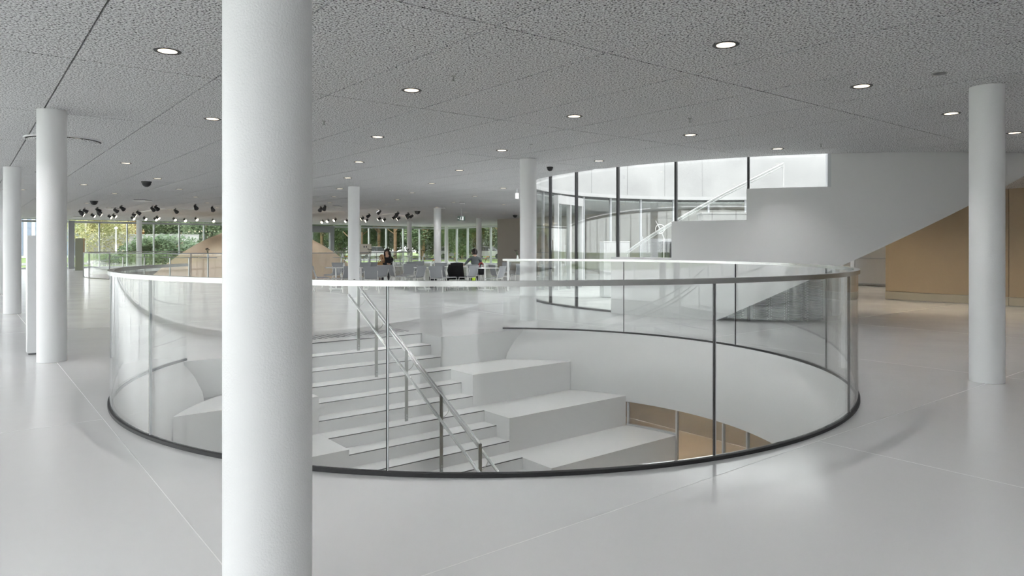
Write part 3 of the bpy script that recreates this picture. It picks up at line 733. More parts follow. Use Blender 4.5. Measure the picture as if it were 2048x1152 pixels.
# other ceiling fittings: sensors, sprinklers, vents
def ceil_at(px, py, dz=0.0): return at(px, py, CEIL - dz)
def sensor(px, py, r, label):
    t = empty('ceiling_sensor', ceil_at(px, py), 0, label, 'sensor', 'black domed ceiling sensors')
    bm = bmesh.new(); lathe(bm, [(0, -0.001), (r * 1.15, -0.001), (r * 1.15, -0.03), (r, -0.03), (0, -0.031)], 20); finish('collar', bm, M_blackmetal, t, smooth=40)
    bm = bmesh.new(); lathe(bm, [(r, -0.03), (r * 0.95, -r * 0.45 - 0.03), (r * 0.7, -r * 0.8 - 0.03), (r * 0.35, -r - 0.03), (0, -r * 1.05 - 0.03)], 20); finish('dome_cover', bm, M_black, t, smooth=40)
sensor(1100, 334, 0.06, 'black domed sensor left of the curved court glazing')
sensor(293, 363, 0.11, 'black domed sensor in the ceiling left of the foreground column')
sensor(188, 402, 0.12, 'small black domed sensor above the far left glazing')
sensor(835, 422, 0.13, 'small black domed sensor above the cafe')
sensor(1030, 430, 0.11, 'small black domed sensor above the warm grey wall')
for px, py, l in ((907, 152, 'sprinkler head high in the ceiling right of the foreground column'), (1380, 237, 'sprinkler head above the middle of the curved glazing'),
                  (648, 242, 'sprinkler head beside the right edge of the foreground column'), (1062, 289, 'sprinkler head above the column by the curved glazing'),
                  (1642, 288, 'sprinkler head above the upper end of the court glazing'), (325, 355, 'sprinkler head in the left ceiling by the black sensor')):
    t = empty('sprinkler', ceil_at(px, py), 0, l, 'sprinkler', 'ceiling sprinklers')
    bm = bmesh.new(); lathe(bm, [(0, 0), (0.03, 0), (0.02, -0.008), (0, -0.008)], 14); finish('rosette', bm, M_steel, t)
    bm = bmesh.new(); cyl(bm, (0, 0, -0.006), (0, 0, -0.05), 0.007, n=8); finish('stem', bm, M_steel, t)
    bm = bmesh.new(); cyl(bm, (0, 0, -0.05), (0, 0, -0.054), 0.018, n=10); finish('deflector', bm, M_steel, t)
t = empty('grille_disc', ceil_at(1879, 147), 0, 'small round metal grille in the ceiling near the right column', 'vent')
bm = bmesh.new(); lathe(bm, [(0.055, 0), (0.07, -0.006), (0.075, 0), (0.06, 0.004)], 20, close=True); finish('rim', bm, M_steel, t)
bm = bmesh.new(); lathe(bm, [(0, -0.002), (0.056, -0.002), (0.056, 0.003), (0, 0.003)], 16); finish('mesh', bm, M_darkframe, t)
t = empty('round_air_diffuser', ceil_at(128, 279), 0, 'round white ceiling air diffuser with dark gap beside the left column', 'vent')
bm = bmesh.new(); lathe(bm, [(0, -0.05), (0.45, -0.05), (0.50, -0.035), (0.50, -0.03), (0, -0.03)], 40); finish('disc', bm, M_ceil, t, smooth=40)
bm = bmesh.new(); lathe(bm, [(0, -0.002), (0.52, -0.002), (0.52, 0.002), (0, 0.002)], 40); finish('opening', bm, M_black, t)
bm = bmesh.new(); lathe(bm, [(0.52, 0), (0.52, -0.02), (0.54, -0.02), (0.545, 0)], 40); finish('rim', bm, M_white, t, smooth=40)
def slot(px0, px1, py, l, ang=0.0):
    a, b = ceil_at(px0, py), ceil_at(px1, py); w = (b - a).length
    t = empty('slot_diffuser', (a + b) / 2, ROT if ang is None else ang, l, 'vent', 'white rectangular air diffusers')
    bm = bmesh.new(); rbox(bm, (0, 0, -0.03), (w, 0.55, 0.03), 0, 0.006, 1); finish('plate', bm, M_white, t)
    bm = bmesh.new(); box(bm, (0, 0, -0.008), (w * 0.9, 0.48, 0.014)); finish('gap', bm, M_black, t)
slot(273, 298, 400, 'white rectangular diffuser in the ceiling left of the foreground column')
slot(216, 235, 416.5, 'white rectangular diffuser over the far left spotlights')
slot(668, 682, 412, 'white rectangular diffuser right beside the foreground column')
slot(919, 929, 405, 'white rectangular diffuser above the seated man')
slot(152, 163, 433, 'white rectangular diffuser at the far left corner')
slot(872, 889, 415, 'white rectangular diffuser at the top of the cafe column')

# spotlights around the dome
M_track = mat('white_track', (0.8, 0.8, 0.78), 0.5)
def track(pa, pb, l):
    a, b = ceil_at(*pa), ceil_at(*pb); d = b - a
    t = empty('light_track', (a + b) / 2, atan2(d.y, d.x), l, 'track', 'spotlight tracks above the dome')
    bm = bmesh.new(); box(bm, (0, 0, -0.02), (d.length, 0.05, 0.038)); finish('channel', bm, M_track, t)
track((275, 424), (316, 418), 'white spotlight track above the left part of the dome')
track((316, 417), (392, 417), 'white spotlight track left of the foreground column')
track((640, 417), (690, 423), 'white spotlight track beside the foreground column')
track((765, 428), (792, 427), 'white spotlight track above the woman')
track((797, 430), (818, 431), 'white spotlight track right of the woman')
def make_spot(lit):
    t = empty('spotlight'); t['category'] = 'spotlight'
    bm = bmesh.new(); lathe(bm, [(0, 0), (0.05, 0), (0.05, -0.03), (0, -0.03)], 12); finish('mount', bm, M_blackmetal, t)
    bm = bmesh.new(); cyl(bm, (0, 0, -0.02), (0, 0, -0.13), 0.012, n=8); finish('arm', bm, M_blackmetal, t)
    # housing looks along local +x, tilted down
    dirv = Vector((0.86, 0, -0.51)); c = Vector((0, 0, -0.15)); f = c + dirv * 0.16; b = c - dirv * 0.10
    bm = bmesh.new(); cyl(bm, b, f, 0.065, 0.115, n=16); h = finish('housing', bm, M_blackmetal, t, smooth=40)
    bm = bmesh.new(); cyl(bm, f - dirv * 0.001, f + dirv * 0.004, 0.098, n=16); finish('lens', bm, M_spotlens if lit else M_black, h)
    return t
sp_on, sp_off = make_spot(True), make_spot(False); us_on, us_off = [], []
DARK = [(160.6, 426), (169.5, 423.5), (195.2, 422), (197, 426.5), (230.7, 423), (243.6, 418.5), (275.8, 427.3), (304.8, 420), (312.5, 418.3), (351, 424), (391, 416.5), (424.8, 420),
        (641.3, 420.3), (649.5, 418), (759, 425.8), (738, 433.6), (795.5, 429.2), (793.5, 433.3), (816.2, 431.7)]
LIT = [(162.8, 430), (197.6, 430), (184.8, 432.8), (218.6, 435), (227.5, 433.3), (267, 431.7), (264.5, 438), (288.7, 438.6), (310, 439.8), (314.5, 437), (348, 440), (369, 441.6), (391.8, 439.4), (426, 442.5),
       (645, 444.4), (656.3, 443), (670.7, 441), (693.3, 443), (725.7, 438), (734, 442), (759.3, 439), (769.2, 441), (788.8, 436.6), (798, 438.5), (817, 436.5), (824, 434)]
ord_ = lambda k: ['first', 'second', 'third', 'fourth', 'fifth', 'sixth', 'seventh', 'eighth', 'ninth', 'tenth', 'eleventh', 'twelfth', 'thirteenth', 'fourteenth', 'fifteenth', 'sixteenth', 'seventeenth', 'eighteenth', 'nineteenth', 'twentieth', 'twenty-first', 'twenty-second', 'twenty-third', 'twenty-fourth', 'twenty-fifth', 'twenty-sixth'][k]
for lst, pr, us, lit in ((DARK, sp_off, us_off, False), (LIT, sp_on, us_on, True)):
    for k, (px, py) in enumerate(sorted(lst)):
        p = at(px, py, CEIL - 0.17); p.z = CEIL - 0.04 * (k % 2)
        d = DC - p
        lab = f'glowing black ceiling spotlight, {ord_(k)} lit one from the left' if lit else f'black ceiling spotlight seen from behind, {ord_(k)} dark one from the left'
        so = place_copy(pr, us, p, atan2(d.y, d.x), lab, 'lit spotlights near the far glazing' if lit else 'dark spotlights above the dome')
        so.scale = (0.78,) * 3; so.location.z = CEIL - 0.001
# exit signs
M_green = mat('exit_green', (0.16, 0.24, 0.20), 0.5); M_sign = mat('sign_white', (0.9, 0.9, 0.9), 0.5, emit=((1, 1, 1), 0.4))
def exit_sign(p, w, h, rz, l):
    t = empty('exit_sign', p, rz, l, 'sign')
    bm = bmesh.new(); rbox(bm, (0, 0, 0), (w, 0.05, h), 0, 0.006, 1); finish('panel', bm, M_green, t)
    bm = bmesh.new(); cyl(bm, (0, 0, h / 2), (0, 0, CEIL - p.z), 0.01, n=6); finish('hanger', bm, M_frame, t)
    # running figure: head, body, legs; door; arrow
    bm = bmesh.new(); s = h
    cyl(bm, (-0.10 * s, -0.026, 0.30 * s), (-0.10 * s, -0.032, 0.30 * s), 0.08 * s, n=10); box(bm, (-0.14 * s, -0.029, 0.04 * s), (0.12 * s, 0.006, 0.36 * s)); box(bm, (-0.24 * s, -0.029, -0.22 * s), (0.26 * s, 0.006, 0.09 * s)); box(bm, (-0.02 * s, -0.029, -0.24 * s), (0.09 * s, 0.006, 0.26 * s))
    finish('running_figure', bm, M_sign, t)
    bm = bmesh.new(); box(bm, (0.34 * s, -0.029, 0), (0.30 * s, 0.006, 0.76 * s)); finish('door_symbol', bm, M_sign, t)
    bm = bmesh.new(); box(bm, (-0.62 * s, -0.029, 0), (0.34 * s, 0.006, 0.12 * s)); finish('arrow', bm, M_sign, t)
exit_sign(at(922.5, 437, 2.72), 0.34, 0.20, 0.0, 'hanging exit sign with running figure above the far cafe glazing')
t = empty('direction_sign', at(1034, 392, 2.95), 0, 'small white hanging sign left of the column by the curved glazing', 'sign')
bm = bmesh.new(); rbox(bm, (0, 0, 0), (0.10, 0.22, 0.16), 0, 0.006, 1); finish('panel', bm, M_sign, t)
bm = bmesh.new(); cyl(bm, (0, 0, 0.08), (0, 0, CEIL - 2.95), 0.008, n=6); finish('hanger', bm, M_frame, t)

# ---------------------------------------------------------------- furniture
def make_chair():
    t = empty('cafe_chair'); t['category'] = 'chair'
    def sheet(bm, rows, th):
        top = [[bm.verts.new(p) for p in r] for r in rows]; nv = []
        for a, b in zip(top, top[1:]):
            for k in range(len(a) - 1): bm.faces.new((a[k], a[k + 1], b[k + 1], b[k]))
        bmesh.ops.recalc_face_normals(bm, faces=bm.faces)
        bmesh.ops.solidify(bm, geom=bm.faces[:], thickness=th)
    rows = []
    for i in range(6):
        y = -0.22 + 0.42 * i / 5; rows.append([(x, y, 0.445 + 0.35 * x * x - (0.02 if i == 5 else 0) + (0.03 if i == 0 else 0)) for x in (-0.22, -0.13, 0, 0.13, 0.22)])
    bm = bmesh.new(); sheet(bm, rows, 0.012); finish('seat', bm, M_chair, t, smooth=50)
    rows = []
    for i in range(7):
        s = i / 6; w = 0.235 - 0.03 * (1 - s) - (0.05 if i == 0 else 0) ; z = 0.47 + 0.36 * s; y = -0.235 - 0.10 * s
        rows.append([(x * w / 0.22, y - 0.02 + 0.45 * x * x, z) for x in (-0.22, -0.13, 0, 0.13, 0.22)])
    bm = bmesh.new(); sheet(bm, rows, 0.012); finish('backrest', bm, M_chair, t, smooth=50)
    for sx in (-1, 1):
        bm = bmesh.new(); tube(bm, [(sx * 0.19, 0.17, 0.44), (sx * 0.215, 0.21, 0.22), (sx * 0.235, 0.25, 0.0)], 0.011, 8); finish('leg', bm, M_chairleg, t)
        bm = bmesh.new(); tube(bm, [(sx * 0.205, -0.30, 0.70), (sx * 0.20, -0.21, 0.44), (sx * 0.225, -0.25, 0.22), (sx * 0.24, -0.29, 0.0)], 0.011, 8); finish('leg', bm, M_chairleg, t)
    bm = bmesh.new(); tube(bm, [(-0.20, 0.16, 0.43), (0.20, 0.16, 0.43)], 0.009, 6); tube(bm, [(-0.20, -0.20, 0.43), (0.20, -0.20, 0.43)], 0.009, 6)
    for sx in (-1, 1): tube(bm, [(sx * 0.19, 0.17, 0.43), (sx * 0.20, -0.21, 0.43)], 0.009, 6)
    finish('seat_frame', bm, M_chairleg, t)
    return t
chair = make_chair(); uc = []
CH = [(646, 22.6, -70, 'grey cafe chair furthest left in the cafe, seen from its side'),
      (664, 24.8, 150, 'grey cafe chair turned to the low table left of the column behind the rail'),
      (677, 27.2, 10, 'grey cafe chair at the back, just left of the column behind the rail'),
      (683, 22.2, 60, 'grey cafe chair side on, touching the left edge of the column behind the rail'),
      (743, 21.8, 8, 'broad grey cafe chair seen from behind, right of the column behind the rail'),
      (725, 27.0, 170, 'far grey cafe chair right behind the column behind the rail'),
      (757, 23.4, 40, 'grey cafe chair left of the woman in black, in front of her'),
      (749, 27.5, 200, 'far dark grey cafe chair left of the woman, by her shoulder'),
      (797, 23.6, -55, 'grey cafe chair right of the woman, turned sideways'),
      (812, 24.6, 165, 'grey cafe chair facing the camera two places right of the woman'),
      (821, 28.6, 20, 'far grey cafe chair peeking over the one right of the woman'),
      (829, 22.7, 55, 'grey cafe chair left of the white table in the middle'),
      (838, 29.0, 190, 'small far grey cafe chair before the slim tan column'),
      (877, 22.4, -12, 'large grey cafe chair seen from behind right of the middle white table'),
      (880, 26.0, 180, 'grey cafe chair behind the large one right of the middle table'),
      (897, 23.0, -50, 'grey cafe chair left of the chair with the black jacket'),
      (917, 23.4, -10, 'grey cafe chair carrying a black jacket'),
      (934, 23.0, 50, 'grey cafe chair right of the chair with the black jacket'),
      (951, 24.4, -5, 'grey cafe chair the man in the grey shirt sits on'),
      (988, 22.2, 62, 'pale grey cafe chair nearest the right end of the cafe, sideways'),
      (1000, 23.8, -60, 'grey cafe chair just behind the rightmost pale one'),
      (1003, 27.5, 140, 'far grey cafe chair left of the white high table'),
      (1036, 25.2, 25, 'grey cafe chair half hidden under the white high table')]
for px, Y, deg, l in CH:
    place_copy(chair, uc, on_depth(px, Y), radians(deg), l, 'grey cafe chairs')
def make_table():
    t = empty('cafe_table'); t['category'] = 'table'
    bm = bmesh.new(); rbox(bm, (0, 0, 0.735), (0.70, 0.70, 0.022), 0, 0.008, 2); finish('table_top', bm, M_table, t)
    bm = bmesh.new(); cyl(bm, (0, 0, 0.02), (0, 0, 0.725), 0.03, n=12); finish('pedestal', bm, M_table, t, smooth=40)
    bm = bmesh.new(); rbox(bm, (0, 0, 0.012), (0.45, 0.45, 0.02), 0, 0.006, 1); finish('base_plate', bm, M_table, t)
    return t
tab = make_table(); ut = []
TB = [(672, 23.6, 0.3, 'white low cafe table left of the column behind the rail'), (722, 23.4, 0.1, 'white low cafe table half behind the column behind the rail'),
      (788, 25.3, 0.5, 'white low cafe table in front of the woman in black'), (849, 23.6, 0.2, 'white low cafe table in the middle of the cafe'),
      (912, 24.6, 0.4, 'white low cafe table behind the chair with the black jacket'), (934, 25.8, 0.1, 'white low cafe table the man leans on'), (970, 23.2, 0.6, 'white low cafe table right of the man, by the pale chair')]
for px, Y, r, l in TB: place_copy(tab, ut, on_depth(px, Y), r, l, 'low white cafe tables')
def make_high():
    t = empty('high_table'); t['category'] = 'table'
    bm = bmesh.new(); lathe(bm, [(0, 1.0), (0.33, 1.0), (0.34, 1.008), (0.33, 1.018), (0, 1.018)], 28); finish('table_top', bm, M_grey, t, smooth=40)
    bm = bmesh.new(); cyl(bm, (0, 0, 0.015), (0, 0, 1.0), 0.028, n=12); finish('pole', bm, M_steel, t, smooth=40)
    bm = bmesh.new(); lathe(bm, [(0, 0), (0.24, 0), (0.24, 0.012), (0.03, 0.02), (0, 0.02)], 24); finish('base_disc', bm, M_steel, t, smooth=40)
    return t
ht = make_high(); uh = []
HT = [(246, 30.2, 'round high table furthest left before the distant balustrade'), (289, 29.0, 'round high table second from the left before the balustrade'), (340, 28.2, 'round high table left of the rail end in front of the dome'),
      (378, 27.8, 'round high table at the rail end in front of the dome'), (416, 27.8, 'round high table with a twig vase in front of the dome'), (683, 28.0, 'round high table left of the column behind the rail'),
      (737, 29.5, 'round high table right of the column behind the rail'), (817, 30.6, 'round high table right of the woman'), (846, 29.6, 'round high table before the cafe column')]
hloc = []
for px, Y, l in HT:
    p = on_depth(px, Y); hloc.append(p); place_copy(ht, uh, p, 0, l, 'round high tables')
# white long high table at the right end of the cafe
t = empty('bar_table', on_depth(1040, 23.0), 0.05, 'white long high table at the right end of the cafe', 'table')
bm = bmesh.new(); rbox(bm, (0, 0, 0.985), (0.86, 0.60, 0.05), 0, 0.006, 1); finish('table_top', bm, M_table, t)
for sx in (-1, 1):
    for sy in (-1, 1):
        bm = bmesh.new(); box(bm, (sx * 0.40, sy * 0.27, 0.48), (0.045, 0.045, 0.96)); finish('leg', bm, M_table, t)
bm = bmesh.new(); box(bm, (0, 0.27, 0.25), (0.78, 0.03, 0.04)); finish('foot_rail', bm, M_table, t)
# vases
M_vase = mat('clear_vase', (0.75, 0.77, 0.75), 0.1); M_stem = mat('flower_stem', (0.07, 0.11, 0.05), 0.7); M_fl = mat('dark_flower', (0.09, 0.07, 0.06), 0.7); M_yel = mat('yellow_flower', (0.65, 0.42, 0.06), 0.7); M_or = mat('orange_flower', (0.70, 0.33, 0.14), 0.7)
def vase(p, h, l, fm, n=3, seed=0):
    rnd = random.Random(seed); t = empty('flower_vase', p, 0, l, 'vase', 'vases with flowers')
    bm = bmesh.new(); lathe(bm, [(0, 0.001), (0.035, 0.001), (0.045, 0.05), (0.022, 0.13), (0.026, 0.15), (0.018, 0.14), (0, 0.02)], 14); finish('vase', bm, M_vase, t, smooth=40)
    for k in range(n):
        dx, dy = rnd.uniform(-0.10, 0.10), rnd.uniform(-0.08, 0.08); hh = h * rnd.uniform(0.7, 1.0)
        bm = bmesh.new(); tube(bm, [(0, 0, 0.04), (dx * 0.3, dy * 0.3, hh * 0.6), (dx, dy, hh)], 0.006, 5)
        s_ = finish('stem', bm, M_stem, t)
        bm = bmesh.new()
        for q in range(6):
            a = 2 * pi * q / 6; c = Vector((dx + 0.022 * cos(a), dy + 0.022 * sin(a), hh + 0.006 * (q % 2)))
            bmesh.ops.create_icosphere(bm, subdivisions=1, radius=0.021, matrix=Matrix.Translation(c) @ Matrix.Diagonal((1, 1, 0.7, 1)))
        finish('blossom', bm, fm, s_, smooth=True)
for i, (px, Y, l) in enumerate(HT):
    if i in (4,): vase(hloc[i] + Vector((0, 0, 1.019)), 0.42, 'bare twig vase on the high table in front of the dome', M_fl, 4, 3)
    if i in (5, 6, 7, 8): vase(hloc[i] + Vector((0.05, 0, 1.019)), 0.36, ['vase on the high table left of the column behind the rail', 'vase on the high table right of the column behind the rail', 'vase on the high table right of the woman', 'dark flower vase on the high table before the cafe column'][i - 5], M_fl, 3, i)
VT = [(688, 23.6, 'yellow flower in a vase on the low table left of the column', M_yel), (790, 25.4, 'small vase on the table beside the woman', M_fl), (862, 23.6, 'orange flower in a vase on the middle low table', M_or), (913, 24.6, 'green sprig in a vase behind the black jacket', M_stem), (969, 23.2, 'slim vase on the low table right of the man', M_or)]
for k, (px, Y, l, fm) in enumerate(VT): vase(on_depth(px, Y, 0.747), 0.40 if k != 2 else 0.34, l, fm, 2, 20 + k)
vase(on_depth(1035, 23.0, 1.011), 0.32, 'dark flower vase on the white long high table', M_fl, 4, 40)

# things lying about the cafe
M_jacket = mat('black_cloth', (0.012, 0.012, 0.014), 0.85)
jk = empty('black_jacket', on_depth(917, 23.4), radians(-10), 'black jacket draped over a chair back in the cafe', 'jacket')
bm = bmesh.new()
rows = []
for i in range(7):
    s = i / 6; z = 0.86 - 0.50 * s; y = -0.365 + 0.10 * s - 0.02 * (i > 0)
    rows.append([bm.verts.new((x * (1.02 + 0.08 * s), y - 0.02 + 0.35 * x * x - 0.03 * sin(9 * x + 3 * s), z)) for x in (-0.25, -0.16, -0.06, 0.06, 0.16, 0.25)])
for a, b in zip(rows, rows[1:]):
    for k in range(5): bm.faces.new((a[k], a[k + 1], b[k + 1], b[k]))
bmesh.ops.solidify(bm, geom=bm.faces[:], thickness=0.02); finish('back_panel', bm, M_jacket, jk, smooth=True)
bm = bmesh.new(); tube(bm, [(-0.22, -0.30, 0.84), (-0.28, -0.26, 0.66), (-0.24, -0.22, 0.45)], 0.045, 8); finish('sleeve', bm, M_jacket, jk, smooth=True)
bm = bmesh.new(); tube(bm, [(0.22, -0.28, 0.86), (0.0, -0.22, 0.87), (-0.20, -0.28, 0.85)], 0.05, 8); finish('collar', bm, M_jacket, jk, smooth=True)
def bag(p, l, s=(0.26, 0.16, 0.42), m=None):
    m = m or M_jacket; t = empty('backpack', p, 0.3, l, 'bag')
    bm = bmesh.new(); rbox(bm, (0, 0, s[2] / 2 + 0.002), s, 0, min(s) * 0.35, 3); finish('body', bm, m, t, smooth=True)
    bm = bmesh.new(); rbox(bm, (0, -s[1] * 0.5, s[2] * 0.35), (s[0] * 0.7, 0.06, s[2] * 0.4), 0, 0.025, 2); finish('pocket', bm, m, t, smooth=True)
    bm = bmesh.new(); tube(bm, [(-0.05, 0.02, s[2] - 0.01), (-0.03, 0.02, s[2] + 0.05), (0.03, 0.02, s[2] + 0.05), (0.05, 0.02, s[2] - 0.01)], 0.01, 6); finish('handle', bm, m, t)
bag(on_depth(866, 24.6), 'black backpack standing on the floor by the middle white table')
bag(on_depth(896, 25.8), 'black bag on the floor left of the black jacket', (0.22, 0.2, 0.34))
M_neon = mat('neon_yellow_cloth', (0.55, 0.75, 0.05), 0.7); M_red = mat('dark_red_cloth', (0.30, 0.03, 0.03), 0.8); M_brown = mat('brown_fur', (0.38, 0.22, 0.10), 0.9)
bag(on_depth(947, 27.6), 'neon yellow bag on the floor below the man', (0.16, 0.14, 0.30), M_neon)
t = empty('shoulder_bag', on_depth(962, 23.9), 0.2, 'black and red shoulder bag hanging on the man\'s chair', 'bag')
bm = bmesh.new(); rbox(bm, (0, -0.02, 0.60), (0.20, 0.09, 0.24), 0.2, 0.03, 2); finish('body', bm, M_jacket, t, smooth=True)
bm = bmesh.new(); tube(bm, [(-0.09, -0.02, 0.70), (-0.06, 0.0, 0.86), (0.02, 0.0, 0.90), (0.08, -0.01, 0.82), (0.09, -0.02, 0.70)], 0.028, 8); finish('strap', bm, M_red, t, smooth=True)

# ---------------------------------------------------------------- people
M_skin = mat('skin', (0.62, 0.40, 0.30), 0.55); M_hairb = mat('dark_hair', (0.018, 0.012, 0.010), 0.5); M_hairbl = mat('light_brown_hair', (0.35, 0.20, 0.09), 0.6)
M_shirt = mat('grey_shirt', (0.10, 0.115, 0.12), 0.8); M_trs = mat('dark_trousers', (0.02, 0.02, 0.024), 0.8); M_tights = mat('grey_brown_tights', (0.20, 0.16, 0.14), 0.8); M_pink = mat('pink_shoe', (0.65, 0.32, 0.36), 0.6); M_eye = mat('eye_dark', (0.02, 0.015, 0.01), 0.3); M_lip = mat('lips', (0.45, 0.18, 0.15), 0.5)
def body(name, loc, rz, J, bones, mats, label, hair_m, hair_long, head, face, scale=1.0, extra=None):
    root = empty(name, loc, rz, label, 'person'); root.scale = (scale,) * 3
    names_ = list(J); idx = {n_: i for i, n_ in enumerate(names_)}
    me = bpy.data.meshes.new('body'); me.from_pydata([J[n_][0] for n_ in names_], [(idx[a], idx[b]) for a, b, _ in bones], [])
    o = bpy.data.objects.new('body', me); COL.objects.link(o)
    sk = o.modifiers.new('Skin', 'SKIN'); sk.use_smooth_shade = True
    lay = me.skin_vertices[0] if me.skin_vertices else None
    for n_ in names_:
        r = J[n_][1]; lay.data[idx[n_]].radius = (r, r) if not isinstance(r, tuple) else r
        lay.data[idx[n_]].use_root = (n_ == 'pelvis')
    ss = o.modifiers.new('Sub', 'SUBSURF'); ss.levels = 2; ss.render_levels = 2
    dgp = bpy.context.evaluated_depsgraph_get(); dgp.update()
    nm = bpy.data.meshes.new_from_object(o.evaluated_get(dgp)); nm.name = 'body'
    o.modifiers.clear(); o.data = nm
    nm.materials.clear(); ml = []
    for _, _, m in bones:
        if m not in ml: ml.append(m)
    for m in ml: nm.materials.append(m)
    seg = [(Vector(J[a][0]), Vector(J[b][0]), ml.index(m)) for a, b, m in bones]
    for p in nm.polygons:
        c = p.center; best = 9
        for a, b, k in seg:
            ab = b - a; t_ = max(0, min(1, (c - a).dot(ab) / max(ab.length_squared, 1e-9))); dd_ = (c - a - ab * t_).length
            if dd_ < best: best = dd_; p.material_index = k
        p.use_smooth = True
    o.parent = root
    # head details
    hc = Vector(head); fd = Vector(face).normalized(); side = fd.cross(Vector((0, 0, 1))).normalized(); up = side.cross(fd)
    bm = bmesh.new(); bmesh.ops.create_uvsphere(bm, u_segments=20, v_segments=12, radius=0.118)
    for v in bm.verts:
        q = v.co.copy(); v.co = hc + side * q.x * 0.86 + fd * (q.y * 0.98 - 0.018) + up * (q.z * 1.12 + 0.022)
    kill = [v for v in bm.verts if (v.co - hc).dot(fd) > 0.055 and (v.co - hc).dot(up) < 0.075 or ((v.co - hc).dot(up) < -0.075)]
    bmesh.ops.delete(bm, geom=kill, context='VERTS')
    bmesh.ops.solidify(bm, geom=bm.faces[:], thickness=0.012)
    hr_ = finish('hair', bm, hair_m, root, smooth=True)
    if hair_long:
        bm = bmesh.new()
        for k in range(7):
            s = (k - 3) / 3; b0 = hc + side * (0.095 * s) - fd * (0.07 * (1 - 0.6 * s * s)) + up * 0.02
            tube(bm, [b0, b0 - up * 0.12 - fd * 0.015 + side * 0.02 * s, b0 - up * 0.27 - fd * 0.0 + side * 0.03 * s + fd * 0.03 * abs(s)], 0.035, 8)
        finish('long_hair', bm, hair_m, hr_, smooth=True)
    for s in (-1, 1):
        bm = bmesh.new(); bmesh.ops.create_uvsphere(bm, u_segments=8, v_segments=6, radius=0.012, matrix=Matrix.Translation(hc + fd * 0.098 + side * 0.034 * s + up * 0.005)); finish('eye', bm, M_eye, root, smooth=True)
        if hair_long: continue
        bm = bmesh.new(); bmesh.ops.create_uvsphere(bm, u_segments=8, v_segments=6, radius=0.026, matrix=Matrix.Translation(hc + side * 0.098 * s - up * 0.01) @ Matrix.Diagonal((0.6, 1, 1.2, 1))); finish('ear', bm, M_skin, root, smooth=True)
    bm = bmesh.new(); cyl(bm, hc + fd * 0.098 + up * 0.01, hc + fd * 0.120 - up * 0.032, 0.008, 0.016, n=8); finish('nose', bm, M_skin, root, smooth=True)
    bm = bmesh.new(); tube(bm, [hc + fd * 0.098 + side * x - up * (0.058 + 0.2 * x * x) for x in (-0.025, 0, 0.025)], 0.006, 6); finish('mouth', bm, M_lip, root, smooth=True)
    return root
def hand_chain(J, B, pre, wrist, d, perp, m, s=1.0):
    """palm and five fingers from the wrist along d, spread over perp"""
    w = Vector(wrist); d = Vector(d).normalized(); perp = Vector(perp).normalized(); nrm = d.cross(perp)
    J[pre + 'palm'] = (tuple(w + d * 0.06 * s), 0.026 * s); B.append((pre + 'wrist', pre + 'palm', m))
    for k, (off, ln) in enumerate(((-0.030, 0.070), (-0.010, 0.085), (0.010, 0.080), (0.028, 0.062))):
        a = w + d * 0.092 * s + perp * off * s; b = a + (d * 0.8 - nrm * 0.5).normalized() * ln * 0.55 * s; c = b + (d * 0.4 - nrm * 0.9).normalized() * ln * 0.45 * s
        J[f'{pre}f{k}a'] = (tuple(a), 0.0105 * s); J[f'{pre}f{k}b'] = (tuple(b), 0.009 * s); J[f'{pre}f{k}c'] = (tuple(c), 0.008 * s)
        B += [(pre + 'palm', f'{pre}f{k}a', m), (f'{pre}f{k}a', f'{pre}f{k}b', m), (f'{pre}f{k}b', f'{pre}f{k}c', m)]
    a = w + d * 0.055 * s - perp * 0.045 * s; b = a + (d * 0.8 - perp * 0.4 - nrm * 0.3).normalized() * 0.05 * s
    J[pre + 'ta'] = (tuple(a), 0.012 * s); J[pre + 'tb'] = (tuple(b), 0.009 * s); B += [(pre + 'palm', pre + 'ta', m), (pre + 'ta', pre + 'tb', m)]
